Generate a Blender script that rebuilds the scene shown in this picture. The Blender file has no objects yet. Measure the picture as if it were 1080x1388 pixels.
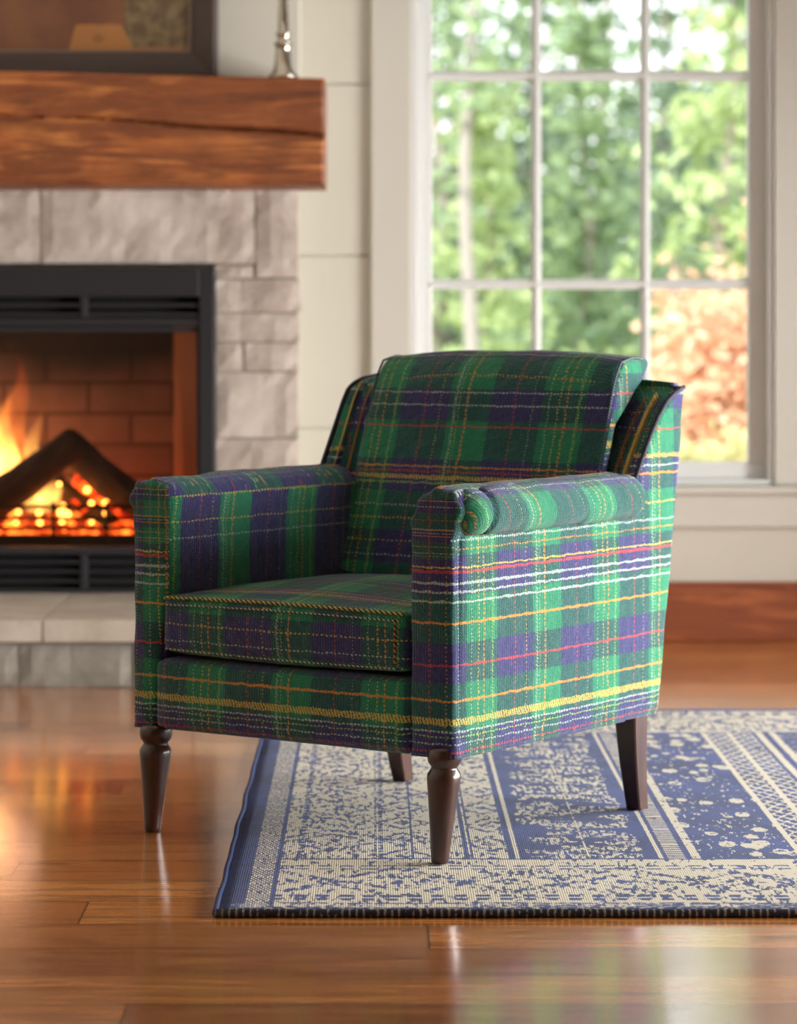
import bpy, bmesh, math, random
from mathutils import Vector, Matrix, noise
C = bpy.context.scene
COL = C.collection
PI = math.pi
F, H, CX, HY = 3900.0, 0.88, 505.0, 440.0      # focal length in px, eye height, vanishing point

# ------------------------------------------------------------------ helpers
def link(o, parent=None):
    COL.objects.link(o)
    if parent: o.parent = parent
    return o
def tag(o, label=None, cat=None, group=None, kind=None):
    if label: o['label'] = label
    if cat: o['category'] = cat
    if group: o['group'] = group
    if kind: o['kind'] = kind
    return o
def empty(name, loc=(0, 0, 0), rz=0, parent=None):
    o = bpy.data.objects.new(name, None); o.location = loc; o.rotation_euler = (0, 0, rz)
    o.empty_display_size = .1
    return link(o, parent)
def mesh_obj(name, verts, faces, mat, parent=None, smooth=True, uvf=None, loc=None, rz=None, mids=None):
    me = bpy.data.meshes.new(name); me.from_pydata([tuple(v) for v in verts], [], faces); me.validate()
    bm = bmesh.new(); bm.from_mesh(me); bmesh.ops.recalc_face_normals(bm, faces=bm.faces); bm.to_mesh(me); bm.free()
    mats = mat if isinstance(mat, (list, tuple)) else [mat]
    for m in mats: me.materials.append(m)
    if mids:
        for p, i in zip(me.polygons, mids): p.material_index = i
    if smooth:
        me.polygons.foreach_set('use_smooth', [True] * len(me.polygons))
    if uvf:
        uv = me.uv_layers.new(name='UVMap')
        for p in me.polygons:
            n = p.normal
            for li in p.loop_indices:
                uv.data[li].uv = uvf(me.vertices[me.loops[li].vertex_index].co, n, p.center)
    me.update()
    o = bpy.data.objects.new(name, me)
    if loc is not None: o.location = loc
    if rz is not None: o.rotation_euler = (0, 0, rz)
    return link(o, parent)
def bevel(o, w=.003, seg=2, ang=35):
    m = o.modifiers.new('Bevel', 'BEVEL'); m.width = w; m.segments = seg; m.limit_method = 'ANGLE'; m.angle_limit = math.radians(ang)
    return o
class MB:
    def __init__(s): s.v = []; s.f = []; s.m = []
    def add(s, vs, fs, mi=0):
        b = len(s.v); s.v += [tuple(v) for v in vs]; s.f += [tuple(b + i for i in f) for f in fs]; s.m += [mi] * len(fs); return s
    def box(s, x0, x1, y0, y1, z0, z1, mi=0):
        vs = [(x, y, z) for z in (z0, z1) for y in (y0, y1) for x in (x0, x1)]
        return s.add(vs, [(0, 1, 3, 2), (4, 6, 7, 5), (0, 4, 5, 1), (2, 3, 7, 6), (0, 2, 6, 4), (1, 5, 7, 3)], mi)
    def prism(s, poly, axis, a0, a1, mi=0):
        def P(p, a):
            return {'x': (a, p[0], p[1]), 'y': (p[0], a, p[1]), 'z': (p[0], p[1], a)}[axis]
        n = len(poly)
        return s.add([P(p, a0) for p in poly] + [P(p, a1) for p in poly],
                     [tuple(range(n)), tuple(range(2 * n - 1, n - 1, -1))] + [(i, (i + 1) % n, n + (i + 1) % n, n + i) for i in range(n)], mi)
    def loft(s, rings, cap=True, closed=True, mi=0):
        n = len(rings[0]); vs = [p for r in rings for p in r]; fs = []
        for k in range(len(rings) - 1):
            for i in range(n if closed else n - 1):
                j = (i + 1) % n
                fs.append((k * n + i, k * n + j, (k + 1) * n + j, (k + 1) * n + i))
        if cap:
            fs.append(tuple(range(n))); fs.append(tuple((len(rings) - 1) * n + i for i in range(n)))
        return s.add(vs, fs, mi)
    def tube(s, pts, r, n=8, mi=0, cap=True):
        pts = [Vector(p) for p in pts]; rings = []
        up = Vector((0, 0, 1)); 
        for i, p in enumerate(pts):
            d = (pts[min(i + 1, len(pts) - 1)] - pts[max(i - 1, 0)]).normalized()
            a = d.cross(up if abs(d.z) < .95 else Vector((1, 0, 0))).normalized(); b = a.cross(d).normalized()
            rr = r[i] if isinstance(r, (list, tuple)) else r
            rings.append([p + a * rr * math.cos(2 * PI * k / n) + b * rr * math.sin(2 * PI * k / n) for k in range(n)])
        return s.loft(rings, cap, True, mi)
    def lathe(s, prof, n=32, c=(0, 0), mi=0):
        rings = [[(c[0] + r * math.cos(2 * PI * k / n), c[1] + r * math.sin(2 * PI * k / n), z) for k in range(n)] for r, z in prof]
        return s.loft(rings, True, True, mi)
    def build(s, name, mat, parent=None, smooth=False, **k):
        return mesh_obj(name, s.v, s.f, mat, parent, smooth, mids=s.m, **k)

# ------------------------------------------------------------------ node helpers
def srgb(r, g, b):
    f = lambda c: ((c / 255 + .055) / 1.055) ** 2.4 if c > 10 else c / 255 / 12.92
    return (f(r), f(g), f(b), 1)
class N:
    def __init__(s, name):
        s.mat = bpy.data.materials.new(name); s.mat.use_nodes = True; s.nt = s.mat.node_tree
        s.bsdf = s.nt.nodes['Principled BSDF']; s.out = s.nt.nodes['Material Output']
    def new(s, t, **k):
        n = s.nt.nodes.new(t)
        for a, b in k.items(): setattr(n, a, b)
        return n
    def put(s, sock, v):
        if isinstance(v, V): v = v.s
        if isinstance(v, bpy.types.NodeSocket): s.nt.links.new(v, sock)
        elif v is not None: sock.default_value = v
    def math(s, op, *a):
        n = s.new('ShaderNodeMath', operation=op)
        for i, x in enumerate(a): s.put(n.inputs[i], x)
        return V(s, n.outputs[0])
    def coord(s, which='Object', uv=False):
        n = s.new('ShaderNodeTexCoord'); sp = s.new('ShaderNodeSeparateXYZ')
        s.nt.links.new(n.outputs['UV' if uv else which], sp.inputs[0])
        return [V(s, o) for o in sp.outputs]
    def vec(s, x, y, z=0.0):
        n = s.new('ShaderNodeCombineXYZ')
        for i, a in enumerate((x, y, z)): s.put(n.inputs[i], a)
        return n.outputs[0]
    def noise(s, vec, scale=5, detail=3, rough=.5, dist=0, col=False):
        n = s.new('ShaderNodeTexNoise'); s.put(n.inputs['Vector'], vec)
        n.inputs['Scale'].default_value = scale; n.inputs['Detail'].default_value = detail
        n.inputs['Roughness'].default_value = rough; n.inputs['Distortion'].default_value = dist
        return V(s, n.outputs['Color' if col else 'Fac'])
    def voro(s, vec, scale=5, out='Distance', feature='F1', rnd=1):
        n = s.new('ShaderNodeTexVoronoi', feature=feature); s.put(n.inputs['Vector'], vec)
        n.inputs['Scale'].default_value = scale; n.inputs['Randomness'].default_value = rnd
        return V(s, n.outputs[out])
    def white(s, vec):
        n = s.new('ShaderNodeTexWhiteNoise'); s.put(n.inputs['Vector'], vec); return V(s, n.outputs['Value'])
    def mix(s, fac, a, b, mode='MIX'):
        n = s.new('ShaderNodeMix', data_type='RGBA', blend_type=mode)
        s.put(n.inputs['Factor'], fac)
        s.put(n.inputs[6], a); s.put(n.inputs[7], b)
        return n.outputs[2]
    def ramp(s, fac, stops, interp='LINEAR'):
        n = s.new('ShaderNodeValToRGB'); n.color_ramp.interpolation = interp
        s.put(n.inputs[0], fac); e = n.color_ramp.elements
        e[0].position, e[0].color = stops[0]
        e[1].position, e[1].color = stops[1]
        for p, c in stops[2:]:
            q = e.new(p); q.color = c
        return n.outputs[0]
    def bump(s, h, strength=.3, dist=.01, nrm=None):
        n = s.new('ShaderNodeBump'); s.put(n.inputs['Height'], h); n.inputs['Strength'].default_value = strength
        n.inputs['Distance'].default_value = dist
        if nrm: s.put(n.inputs['Normal'], nrm)
        return n.outputs[0]
    def fin(s, color=None, rough=None, normal=None, **k):
        b = s.bsdf
        if color is not None: s.put(b.inputs['Base Color'], color)
        if rough is not None: s.put(b.inputs['Roughness'], rough)
        if normal is not None: s.put(b.inputs['Normal'], normal)
        for a, v in k.items(): s.put(b.inputs[a.replace('_', ' ')], v)
        return s.mat
class V:
    def __init__(s, g, sock): s.g = g; s.s = sock
    def __add__(s, o): return s.g.math('ADD', s, o)
    __radd__ = __add__
    def __sub__(s, o): return s.g.math('SUBTRACT', s, o)
    def __rsub__(s, o): return s.g.math('SUBTRACT', o, s)
    def __mul__(s, o): return s.g.math('MULTIPLY', s, o)
    __rmul__ = __mul__
    def __truediv__(s, o): return s.g.math('DIVIDE', s, o)
    def abs(s): return s.g.math('ABSOLUTE', s)
    def floor(s): return s.g.math('FLOOR', s)
    def mod(s, p): return s.g.math('FLOORED_MODULO', s, p)
    def gt(s, o): return s.g.math('GREATER_THAN', s, o)
    def lt(s, o): return s.g.math('LESS_THAN', s, o)
    def max(s, o): return s.g.math('MAXIMUM', s, o)
    def min(s, o): return s.g.math('MINIMUM', s, o)
    def sin(s): return s.g.math('SINE', s)
    def pp(s, o): return s.g.math('PINGPONG', s, o)
    def smooth(s, a, b):
        n = s.g.new('ShaderNodeMapRange', interpolation_type='SMOOTHSTEP')
        s.g.put(n.inputs[0], s); n.inputs[1].default_value = a; n.inputs[2].default_value = b
        return V(s.g, n.outputs[0])
    def band(s, a, b): return s.gt(a) * s.lt(b)
    def near(s, c, w): return (s - c).abs().lt(w)

# ------------------------------------------------------------------ materials
def simple(name, rgb, rough=.5, metal=0, bumps=None, **k):
    g = N(name); nrm = None; c = srgb(*rgb)
    if bumps:
        x, y, z = g.coord(); h = g.noise(g.vec(x, y, z), bumps[0], 4, .6); nrm = g.bump(h, bumps[1], .01)
    return g.fin(c, rough, nrm, Metallic=float(metal), **k)

def plaid_mat(name='plaid_wool'):
    g = N(name); u0, v0, _ = g.coord(uv=True)
    nvec = g.vec(u0, v0)
    n1 = g.noise(nvec, 9, 3, .6); n2 = g.noise(g.vec(u0 + 7.3, v0 + 2.1), 9, 3, .6)
    n3 = g.noise(nvec, 60, 2, .6)
    u = u0 + (n1 - .5) * .05 + (n3 - .5) * .035; v = v0 + (n2 - .5) * .06 + (n3 - .5) * .03
    navc = u.mod(1.0).lt(.545); navr = v.mod(1.0).lt(.45) * v.lt(40.0)
    both = navc * (navr + v.gt(40.0)); none = (1 - navc) * (1 - navr)
    tw = ((u0 * 46 + v0 * 30).mod(1.0) - (g.noise(nvec, 40, 2) - .5) * 1.2)
    twm = tw.smooth(.35, .65)
    GREEN = srgb(38, 142, 102); NAVY = srgb(64, 58, 118); TEAL1 = srgb(38, 116, 90); TEAL2 = srgb(40, 64, 92)
    base = g.mix(twm, TEAL2, TEAL1)
    base = g.mix(both, base, NAVY); base = g.mix(none, base, GREEN)
    # heathered fibre variation
    fib = g.noise(g.vec(u0 * 1.0, v0 * 1.0), 130, 3, .7)
    base = g.mix(fib.smooth(.35, .7), base, g.mix(.42, base, srgb(14, 34, 40)))
    fl = g.noise(g.vec(u0 + 3, v0 + 9), 170, 2, .6).smooth(.64, .74)
    base = g.mix(fl * .55, base, srgb(150, 200, 180))
    YEL = srgb(222, 190, 84); ORA = srgb(226, 150, 58); WHT = srgb(186, 200, 192); RED = srgb(196, 66, 70); LIM = srgb(160, 200, 110)
    def line(col, coord, cross, c, w, per, dash, duty, slant=0.0, fac=.88):
        nonlocal base
        w = w * (.72 if w < .03 else .9)
        if dash: d = (cross * dash + coord * slant).mod(1.0).lt(duty)
        m = (coord.mod(per) - c).abs().lt(w)
        if dash: m = m * d
        base = g.mix(m * fac, base, col)
    # vertical stitched threads (u positions, period 2 cells)
    for c, col, w, dash, duty, sl in [(.27, RED, .012, 17, .55, 0), (1.26, RED, .012, 17, .5, 0), (.61, WHT, .02, 24, .45, 26), (.655, LIM, .009, 24, .5, 20), (.74, ORA, .014, 16, .7, 8),
                                      (1.62, WHT, .008, 22, .4, 0), (1.72, YEL, .010, 22, .5, 10), (1.80, ORA, .012, 17, .6, 8), (1.93, LIM, .02, 26, .45, 26), (.44, YEL, .007, 20, .4, 0), (1.45, WHT, .006, 24, .35, 0)]:
        line(col, u, v, c, w, 2.0, dash, duty, sl, .7)
    # horizontal threads (v positions, period 8 cells; 5..7 only used on the back cushion)
    for c, col, w, dash, duty, sl in [
            (.20, RED, .017, 26, .85, 10), (.68, ORA, .02, 26, .88, 8), (1.26, RED, .022, 22, .9, 8), (1.31, YEL, .014, 24, .8, 8), (1.13, WHT, .020, 26, .85, 14), (1.03, WHT, .018, 26, .8, 10), (.92, WHT, .018, 26, .85, 12),
            (7.80, ORA, .02, 26, .85, 8), (7.56, YEL, .045, 30, .62, 9), (7.45, WHT, .014, 24, .7, 6), (7.39, LIM, .012, 24, .6, 6), (7.31, WHT, .012, 24, .6, 6), (7.22, RED, .014, 22, .6, 6), (7.10, LIM, .016, 30, .8, 6),
            (1.62, WHT, .017, 30, .6, 16), (1.52, ORA, .012, 26, .55, 6), (1.84, YEL, .018, 30, .5, 10), (2.2, ORA, .02, 24, .85, 6), (2.42, YEL, .03, 30, .6, 12), (2.3, WHT, .017, 26, .7, 6), (2.75, RED, .017, 24, .7, 6), (3.2, WHT, .02, 26, .55, 6), (3.4, ORA, .02, 26, .8, 6),
            (4.62, YEL, .017, 24, .5, 6), (4.30, YEL, .012, 20, .5, 6), (4.10, WHT, .012, 22, .5, 6), (4.80, WHT, .013, 24, .5, 6), (5.35, ORA, .016, 26, .8, 6), (5.28, RED, .018, 24, .7, 6), (5.20, YEL, .032, 30, .6, 14), (5.12, LIM, .02, 30, .55, 16),
            (5.92, RED, .016, 24, .85, 4), (6.22, WHT, .013, 26, .7, 6), (6.40, WHT, .011, 26, .7, 6), (6.75, ORA, .010, 24, .5, 6)]:
        line(col, v, u, c, w, 8.0, dash, duty, sl)
    wv = (u0 * 220).sin() * .25 + (v0 * 190).sin() * .25
    hgt = fib * 1.0 + twm * .35 + wv + g.noise(nvec, 55, 3, .65) * .7
    big = g.noise(nvec, 6, 3, .6)
    n = g.bump(big, .35, .02); n = g.bump(hgt, .55, .0035, n)
    g.bsdf.inputs['Sheen Weight'].default_value = .35
    g.bsdf.inputs['Sheen Roughness'].default_value = .45
    g.bsdf.inputs['Sheen Tint'].default_value = (.75, .95, .9, 1)
    g.bsdf.inputs['Specular IOR Level'].default_value = .22
    return g.fin(base, .8, n)

def wood_floor():
    g = N('oak_floor'); x, y, z = g.coord()
    PW = .166
    r = (y - 4.057 + .166 * 40) / PW; row = r.floor(); fr = r.mod(1.0)
    L = 1.75
    xo = (x - .365 + 100) / L + g.white(g.vec(row, 1.7)) * 1.0
    # keep the joint of the visible board near the front where it belongs
    col = xo.floor(); fx = xo.mod(1.0)
    rnd = g.white(g.vec(row, col, 3.1)); rnd2 = g.white(g.vec(row, col, 8.4))
    gx = x + rnd * 31; gy = y + rnd2 * 17
    w1 = g.noise(g.vec(gx * .9, gy * 9), 2.2, 5, .6, .9)
    ring = ((w1 * 9).sin() * .5 + .5)
    fine = g.noise(g.vec(gx * 1.6, gy * 20), 3, 6, .72)
    base = g.ramp(rnd, [(0, srgb(128, 68, 34)), (.25, srgb(206, 132, 66)), (.5, srgb(166, 94, 44)), (.75, srgb(222, 150, 80)), (1, srgb(146, 76, 36))])
    base = g.mix(w1.smooth(.42, .66) * .6, base, srgb(104, 50, 24))
    base = g.mix(ring * .22, base, srgb(84, 40, 20))
    base = g.mix(fine.smooth(.42, .72) * .34, base, srgb(224, 164, 100))
    base = g.mix(fine.smooth(.46, .30) * .24, base, srgb(84, 40, 20))
    kn = g.voro(g.vec(gx * 1.1, gy * 5.2), 1.0); kk = g.noise(g.vec(gx * 6, gy * 20), 3, 3)
    knot = (kn + kk * .10).smooth(.16, .08)
    base = g.mix(knot * .8, base, srgb(62, 28, 14))
    spk = g.noise(g.vec(x * 1, y * 1), 120, 2, .5).smooth(.74, .78)
    base = g.mix(spk * .35, base, srgb(230, 190, 140))
    gap = (fr.lt(.024)).max(fx.lt(.0018))
    base = g.mix(gap * .85, base, srgb(40, 20, 10))
    n = g.bump(w1 * .5 + fine * .05 - gap * .6, .2, .0018)
    wob = g.noise(g.vec(x * 1, y * 1.5), 3.5, 2, .5)
    n = g.bump(wob, .04, .02, n)
    rr = .13 + fine * .06 + g.noise(g.vec(x, y), 14, 4, .7).smooth(.3, .8) * .09
    g.bsdf.inputs['Specular IOR Level'].default_value = .5
    return g.fin(base, rr, n, Coat_Weight=.6, Coat_Roughness=.11, Coat_IOR=1.65)

def beam_wood(name, dark, mid, light, ysc=14, along='x', rough=.55, knotc=(50, 22, 14)):
    g = N(name); x, y, z = g.coord()
    gv = g.vec(x * 1.3, y * 3, z * ysc)
    w = g.noise(gv, 1.6, 6, .62, 1.6)
    kn = g.voro(g.vec(x * 1.6 + 3.3, y * .4, z * 4.6 + .4), 1.0)
    ring = ((w * 16 + kn.smooth(.5, 0) * 9).sin() * .5 + .5)
    base = g.ramp(w, [(.25, srgb(*dark)), (.5, srgb(*mid)), (.75, srgb(*light))])
    base = g.mix(ring.smooth(.3, 1) * .5, base, srgb(*dark)); str_ = g.noise(g.vec(x * 1.2, y * 3, z * 40), 2.0, 5, .65, .5); base = g.mix(str_.smooth(.5, .7) * .6, base, srgb(*knotc))
    base = g.mix((kn + ring * .03).smooth(.15, .06) * .75, base, srgb(*knotc))
    blot = g.noise(g.vec(x * 3, y * 3, z * 5), 2.5, 4, .6)
    base = g.mix(blot.smooth(.45, .75) * .45, base, srgb(*dark))
    fine = g.noise(g.vec(x * 4, y * 8, z * 90), 3, 4, .7)
    base = g.mix(fine.smooth(.45, .75) * .25, base, srgb(*light))
    n = g.bump(w + ring * .25 + fine * .3, .3, .006)
    return g.fin(base, rough, n)

def stone_mat(name, a, b, c, per_block=True, sc=5):
    g = N(name); x, y, z = g.coord()
    rnd = g.new('ShaderNodeNewGeometry').outputs['Random Per Island']; rnd = V(g, rnd)
    v = g.vec(x, y + rnd * 9, z)
    n1 = g.noise(v, sc, 6, .65, .5); n2 = g.noise(v, sc * 4, 5, .7)
    base = g.ramp(n1, [(.3, srgb(*a)), (.5, srgb(*b)), (.72, srgb(*c))])
    base = g.mix(rnd * .35, base, srgb(*a))
    base = g.mix(n2.smooth(.4, .7) * .3, base, srgb(*c))
    base = g.mix(g.noise(v, 40, 4, .7).smooth(.55, .75) * .3, base, srgb(120, 106, 94))
    h = n1 * .6 + n2 * .5 + g.noise(v, 60, 4, .7) * .25
    return g.fin(base, .85, g.bump(h, .4, .010))

def rug_mat():
    g = N('woven_rug'); x0, y0, z0 = g.coord()
    wx, wy = .0036, .0085
    jit = g.noise(g.vec(x0, y0), 90, 2, .5)
    x = ((x0 + (jit - .5) * .006) / wx).floor() * wx; y = ((y0 + (jit - .5) * .005) / wy).floor() * wy
    A, B = x, y
    def nz(sx, sy, sc=1.0, off=0.0, d=3): return g.noise(g.vec(x0 * sx + off, y0 * sy + off * 1.7), sc, d, .62)
    def medal(s, w, per, wid, fq, sy=1.0):
        t = s.pp(per / 2); d = t / per * 4 + w.abs() / wid
        ringm = (d * fq * PI).sin().gt(.15)
        return ringm * d.lt(1.7)
    def lattice(s, w, k1, k2, th=.2):
        return (((s * k1).sin() * (w * k2).sin()).abs()).gt(th)
    IV = srgb(196, 188, 168); BL = srgb(40, 60, 122); BLD = srgb(28, 43, 92); 
    streak = nz(120, 26, 1, 1.0); streak2 = nz(40, 110, 1, 7.0)
    # --- ivory zone motifs (blue ink on ivory)
    big = medal(B + .02, A - .165, .30, .075, 3.4) * nz(90, 30, 1, 4).gt(.50)
    bigr = medal(B - .13, A - .165, .30, .05, 2.6) * nz(90, 30, 1, 9).gt(.51)
    side = lattice(B, A, 110, 260, .35) * (A.band(.105, .122).max(A.band(.235, .252))) * nz(50, 50, 1, 2).gt(.42)
    sprig = medal(B + .05, A - .285, .16, .03, 1.6) * nz(60, 60, 1, 12).gt(.46)
    scat = streak.gt(.55) * nz(22, 9, 1, 5).gt(.47)
    zoneA = (big.max(bigr).max(side).max(sprig).max(scat))
    scat2 = (streak.gt(.55) * nz(30, 12, 1, 15).gt(.47)).max(medal(B, A - .43, .18, .028, 1.8) * nz(60, 60, 1, 2).gt(.48))
    # --- front / back border motifs
    def border(bb, off):
        m = medal(A + off, bb - .0, .36, .085, 3.4) * nz(70, 34, 1, off).gt(.50)
        m = m.max(medal(A + off + .18, bb, .36, .075, 2.4) * nz(80, 34, 1, off + 3).gt(.50))
        m = m.max(lattice(A, bb, 90, 130, .55) * (bb.abs().band(.10, .14)))
        m = m.max(streak.gt(.56) * nz(16, 12, 1, off + 1).gt(.46))
        return m
    bord = border(B - .215, .09)
    bordB = border(B - 2.03, .2)
    ladder = (B * (2 * PI / .016)).sin().gt(-.1)
    chev = (((A - .058).abs() * 900 + B * 320).sin()).gt(-.1) * nz(60, 60, 1, 6).gt(.38)
    # ivory on blue
    fieldm = (streak.gt(.50) * nz(9, 16, 1, 21).gt(.47) * nz(50, 50, 1, 8).gt(.40))
    fieldmask = (A - .585).abs().smooth(.12, .02)
    field = fieldm * (fieldmask + nz(7, 9, 1, 3) * .7).gt(.55)
    flow = ((g.voro(g.vec(x * 24, y * 14), 1.0).lt(.36)) * nz(60, 60, 1, 14).gt(.42)).max(streak.gt(.60) * nz(30, 30, 1, 2).gt(.5))
    latt = (((A * 110 + B * 60).sin()).abs().lt(.42)).max(((A * 110 - B * 60).sin()).abs().lt(.32)) * nz(60, 60, 1, 30).gt(.40)
    flow2 = ((g.voro(g.vec(x * 14 + 3, y * 9), 1.0).lt(.38)) * nz(60, 30, 1, 31).gt(.47)).max(streak2.gt(.57) * nz(30, 30, 1, 9).gt(.48))
    # ivory amount map I (1 = ivory, 0 = blue) along a
    I = (1 - zoneA) * A.band(.085, .335)
    def seg(lo, hi, val):
        nonlocal I
        I = I + A.band(lo, hi) * val
    seg(.040, .076, chev)
    seg(.335, .384, (1 - scat2)); seg(.392, .455, (1 - scat2)); 
    seg(.466, .472, 1.0); seg(.485, .700, field)
    seg(.585, .590, nz(40, 40, 1, 4).gt(.45)); seg(.700, .708, nz(30, 30, 1, 1).gt(.33)); seg(.716, .742, ladder * nz(50, 50, 1, 5).gt(.36)); seg(.755, .768, nz(70, 50, 1, 1).gt(.4))
    seg(.768, .93, flow); seg(.93, .94, 1.0); seg(.94, .985, latt); seg(.985, .995, nz(40, 40, 1, 2).gt(.3)); seg(.995, 1.04, latt); seg(1.045, 1.06, nz(40, 40, 1, 2).gt(.3))
    seg(1.075, 1.09, nz(40, 40, 1, 2).gt(.35)); seg(1.09, 2.2, flow2)
    lineA = (A.near(.080, .0035)).max(A.near(.300, .0018)).max(A.near(.388, .003)).max(A.near(.397, .002))
    I = I * (1 - lineA * nz(30, 30, 1, 1).gt(.36))
    # front and back borders cut across
    fb = B.band(.045, .405); I = I * (1 - fb * A.gt(.085)) + fb * A.gt(.085) * (1 - bord)
    bb_ = B.band(1.86, 2.2); I = I * (1 - bb_ * A.gt(.085)) + bb_ * A.gt(.085) * (1 - bordB)
    lineB = (B.near(.405, .004)).max(B.near(1.86, .004)).max(B.near(.052, .003) * nz(60, 30, 1, 2).gt(.45))
    I = I * (1 - lineB * A.gt(.085) * nz(30, 30, 1, 5).gt(.36))
    edge = (A.lt(.040)).max(B.lt(.022)).max(B.gt(2.2))
    speck = B.band(.012, .05) * nz(70, 160, 1, 11).gt(.56)
    I = I * (1 - edge)
    I = I.max(speck * A.gt(.02))
    I = I.min(1.0).max(0.0)
    tone = nz(1, 1, 7, 1.5); weave = ((x0 * (2 * PI / .0036)).sin() * .5 + (y0 * (2 * PI / .0046)).sin() * .5)
    fz = g.noise(g.vec(x0, y0), 260, 3, .6)
    blue = g.mix(tone.smooth(.35, .65), BLD, BL); blue = g.mix(fz.smooth(.45, .8) * .35, blue, srgb(110, 130, 175))
    iv = g.mix(fz.smooth(.4, .75) * .35, IV, srgb(160, 150, 136)); iv = g.mix(tone.smooth(.5, .8) * .3, iv, srgb(222, 214, 196))
    base = g.mix(I, blue, iv)
    n = g.bump(weave * .35 + fz * .8 + I * .25, .6, .0018)
    g.bsdf.inputs['Specular IOR Level'].default_value = .25
    return g.fin(base, .75, n, Sheen_Weight=.08)

PLAID = plaid_mat(); PIPE = simple('navy_piping', (26, 24, 48), .7, bumps=(300, .4))
FLOOR = wood_floor(); RUG = rug_mat()
BEAM = beam_wood('mantel_timber', (88, 42, 20), (150, 82, 38), (206, 132, 68))
BASEW = beam_wood('baseboard_timber', (122, 58, 30), (152, 80, 42), (176, 100, 54), 8)
STONE = stone_mat('ashlar_stone', (158, 143, 132), (190, 177, 166), (210, 201, 192))
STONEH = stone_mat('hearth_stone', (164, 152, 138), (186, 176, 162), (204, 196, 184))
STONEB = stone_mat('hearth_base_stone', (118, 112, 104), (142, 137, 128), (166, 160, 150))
WALLP = simple('cream_paint', (206, 202, 189), .6); TRIMW = simple('white_trim_paint', (226, 228, 226), .35)
CASING = simple('warm_casing_paint', (206, 203, 193), .5)
CEILP = simple('ceiling_paint', (225, 220, 210), .8)
LEGW = simple('dark_walnut_stain', (58, 30, 22), .28, Coat_Weight=.4, Coat_Roughness=.12)
g = N('walnut_leg'); x, y, z = g.coord(); w = g.noise(g.vec(x * 60, y * 60, z * 6), 1.2, 4, .6)
LEGW = g.fin(g.mix(w.smooth(.3, .7), srgb(70, 36, 24), srgb(44, 22, 16)), .3, g.bump(w, .05, .002), Coat_Weight=.5, Coat_Roughness=.1)
BLACKM = simple('black_iron', (44, 43, 47), .5, .3, bumps=(200, .05)); DARKIN = simple('soot_black', (12, 11, 11), .9)
IRON = simple('grate_iron', (26, 22, 20), .6, .4)
SILVER = simple('polished_pewter', (205, 200, 188), .16, 1)
FRAMEW = simple('dark_brown_frame', (72, 58, 52), .45); FRAMEL = simple('frame_inner_lip', (130, 108, 92), .5)

def brick_mat():
    g = N('firebrick'); x, y, z = g.coord()
    n = g.new('ShaderNodeTexBrick'); g.put(n.inputs['Vector'], g.vec(x + .086, z - .012))
    n.inputs['Scale'].default_value = 1; n.inputs['Brick Width'].default_value = .24; n.inputs['Row Height'].default_value = .088
    n.inputs['Mortar Size'].default_value = .005; n.inputs['Color1'].default_value = srgb(144, 108, 90); n.inputs['Color2'].default_value = srgb(122, 90, 76); n.inputs['Mortar'].default_value = srgb(70, 46, 38)
    ns = g.noise(g.vec(x, y, z), 12, 4, .6)
    c = g.mix(ns.smooth(.3, .7) * .4, n.outputs['Color'], srgb(96, 54, 42))
    soot = (z + (g.noise(g.vec(x, y, z), 4, 3) - .5) * .25).smooth(.66, .84) * 0.93   # soot stain under the flue
    c = g.mix(soot, c, srgb(24, 20, 18))
    h = V(g, n.outputs['Fac'])
    return g.fin(c, .9, g.bump(ns - h * 1.0, .4, .006))
BRICK = brick_mat()
g = N('splayed_liner'); x, y, z = g.coord(); nn = g.noise(g.vec(x, y, z), 10, 4, .6)
LINER = g.fin(g.mix(nn, srgb(166, 116, 88), srgb(148, 100, 76)), .85, g.bump(nn, .2, .01))
g = N('charred_log'); x, y, z = g.coord(); nn = g.noise(g.vec(x * 3, y * 30, z * 30), 1.5, 5, .65, .6)
LOGM = g.fin(g.mix(nn.smooth(.35, .7), srgb(52, 34, 26), srgb(92, 62, 44)), .9, g.bump(nn, .8, .012))
def glass_mat(name, rough=0.0, refl=.08):
    g = N(name); nt = g.nt; nt.nodes.remove(g.bsdf)
    tr = g.new('ShaderNodeBsdfTransparent'); gl = g.new('ShaderNodeBsdfGlossy'); gl.inputs['Roughness'].default_value = rough
    fr = g.new('ShaderNodeFresnel'); fr.inputs['IOR'].default_value = 1.45
    mx = g.new('ShaderNodeMixShader'); nt.links.new(fr.outputs[0], mx.inputs[0]); nt.links.new(tr.outputs[0], mx.inputs[1]); nt.links.new(gl.outputs[0], mx.inputs[2])
    nt.links.new(mx.outputs[0], g.out.inputs['Surface']); return g.mat
GLASS = glass_mat('window_glass'); FGLASS = glass_mat('fireplace_glass', .05)
def flame_mat(name, h, lo, hi, strength):
    g = N(name); g.nt.nodes.remove(g.bsdf); x, y, z = g.coord()
    t = z / h; ns = g.noise(g.vec(x * 2.2, y * 2.2, z * .8), 9, 3, .6)
    col = g.ramp(t, [(0, hi), (.45, hi), (1, lo)])
    st = (1 - t).max(0.03) * (ns.smooth(.3, .7) * .9 + .25) * strength
    em = g.new('ShaderNodeEmission'); g.put(em.inputs['Color'], col); g.put(em.inputs['Strength'], st)
    g.nt.links.new(em.outputs[0], g.out.inputs['Volume']); return g.mat
def emit_mat(name, c1, c2, s, scale=20, th=(.4, .7), base=(30, 8, 4)):
    g = N(name); x, y, z = g.coord(); n = g.noise(g.vec(x, y, z), scale, 4, .65)
    m = n.smooth(*th)
    g.put(g.bsdf.inputs['Emission Color'], g.mix(m, c1, c2)); g.put(g.bsdf.inputs['Emission Strength'], (m * .9 + .1) * s)
    return g.fin(srgb(*base), .9)

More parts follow.
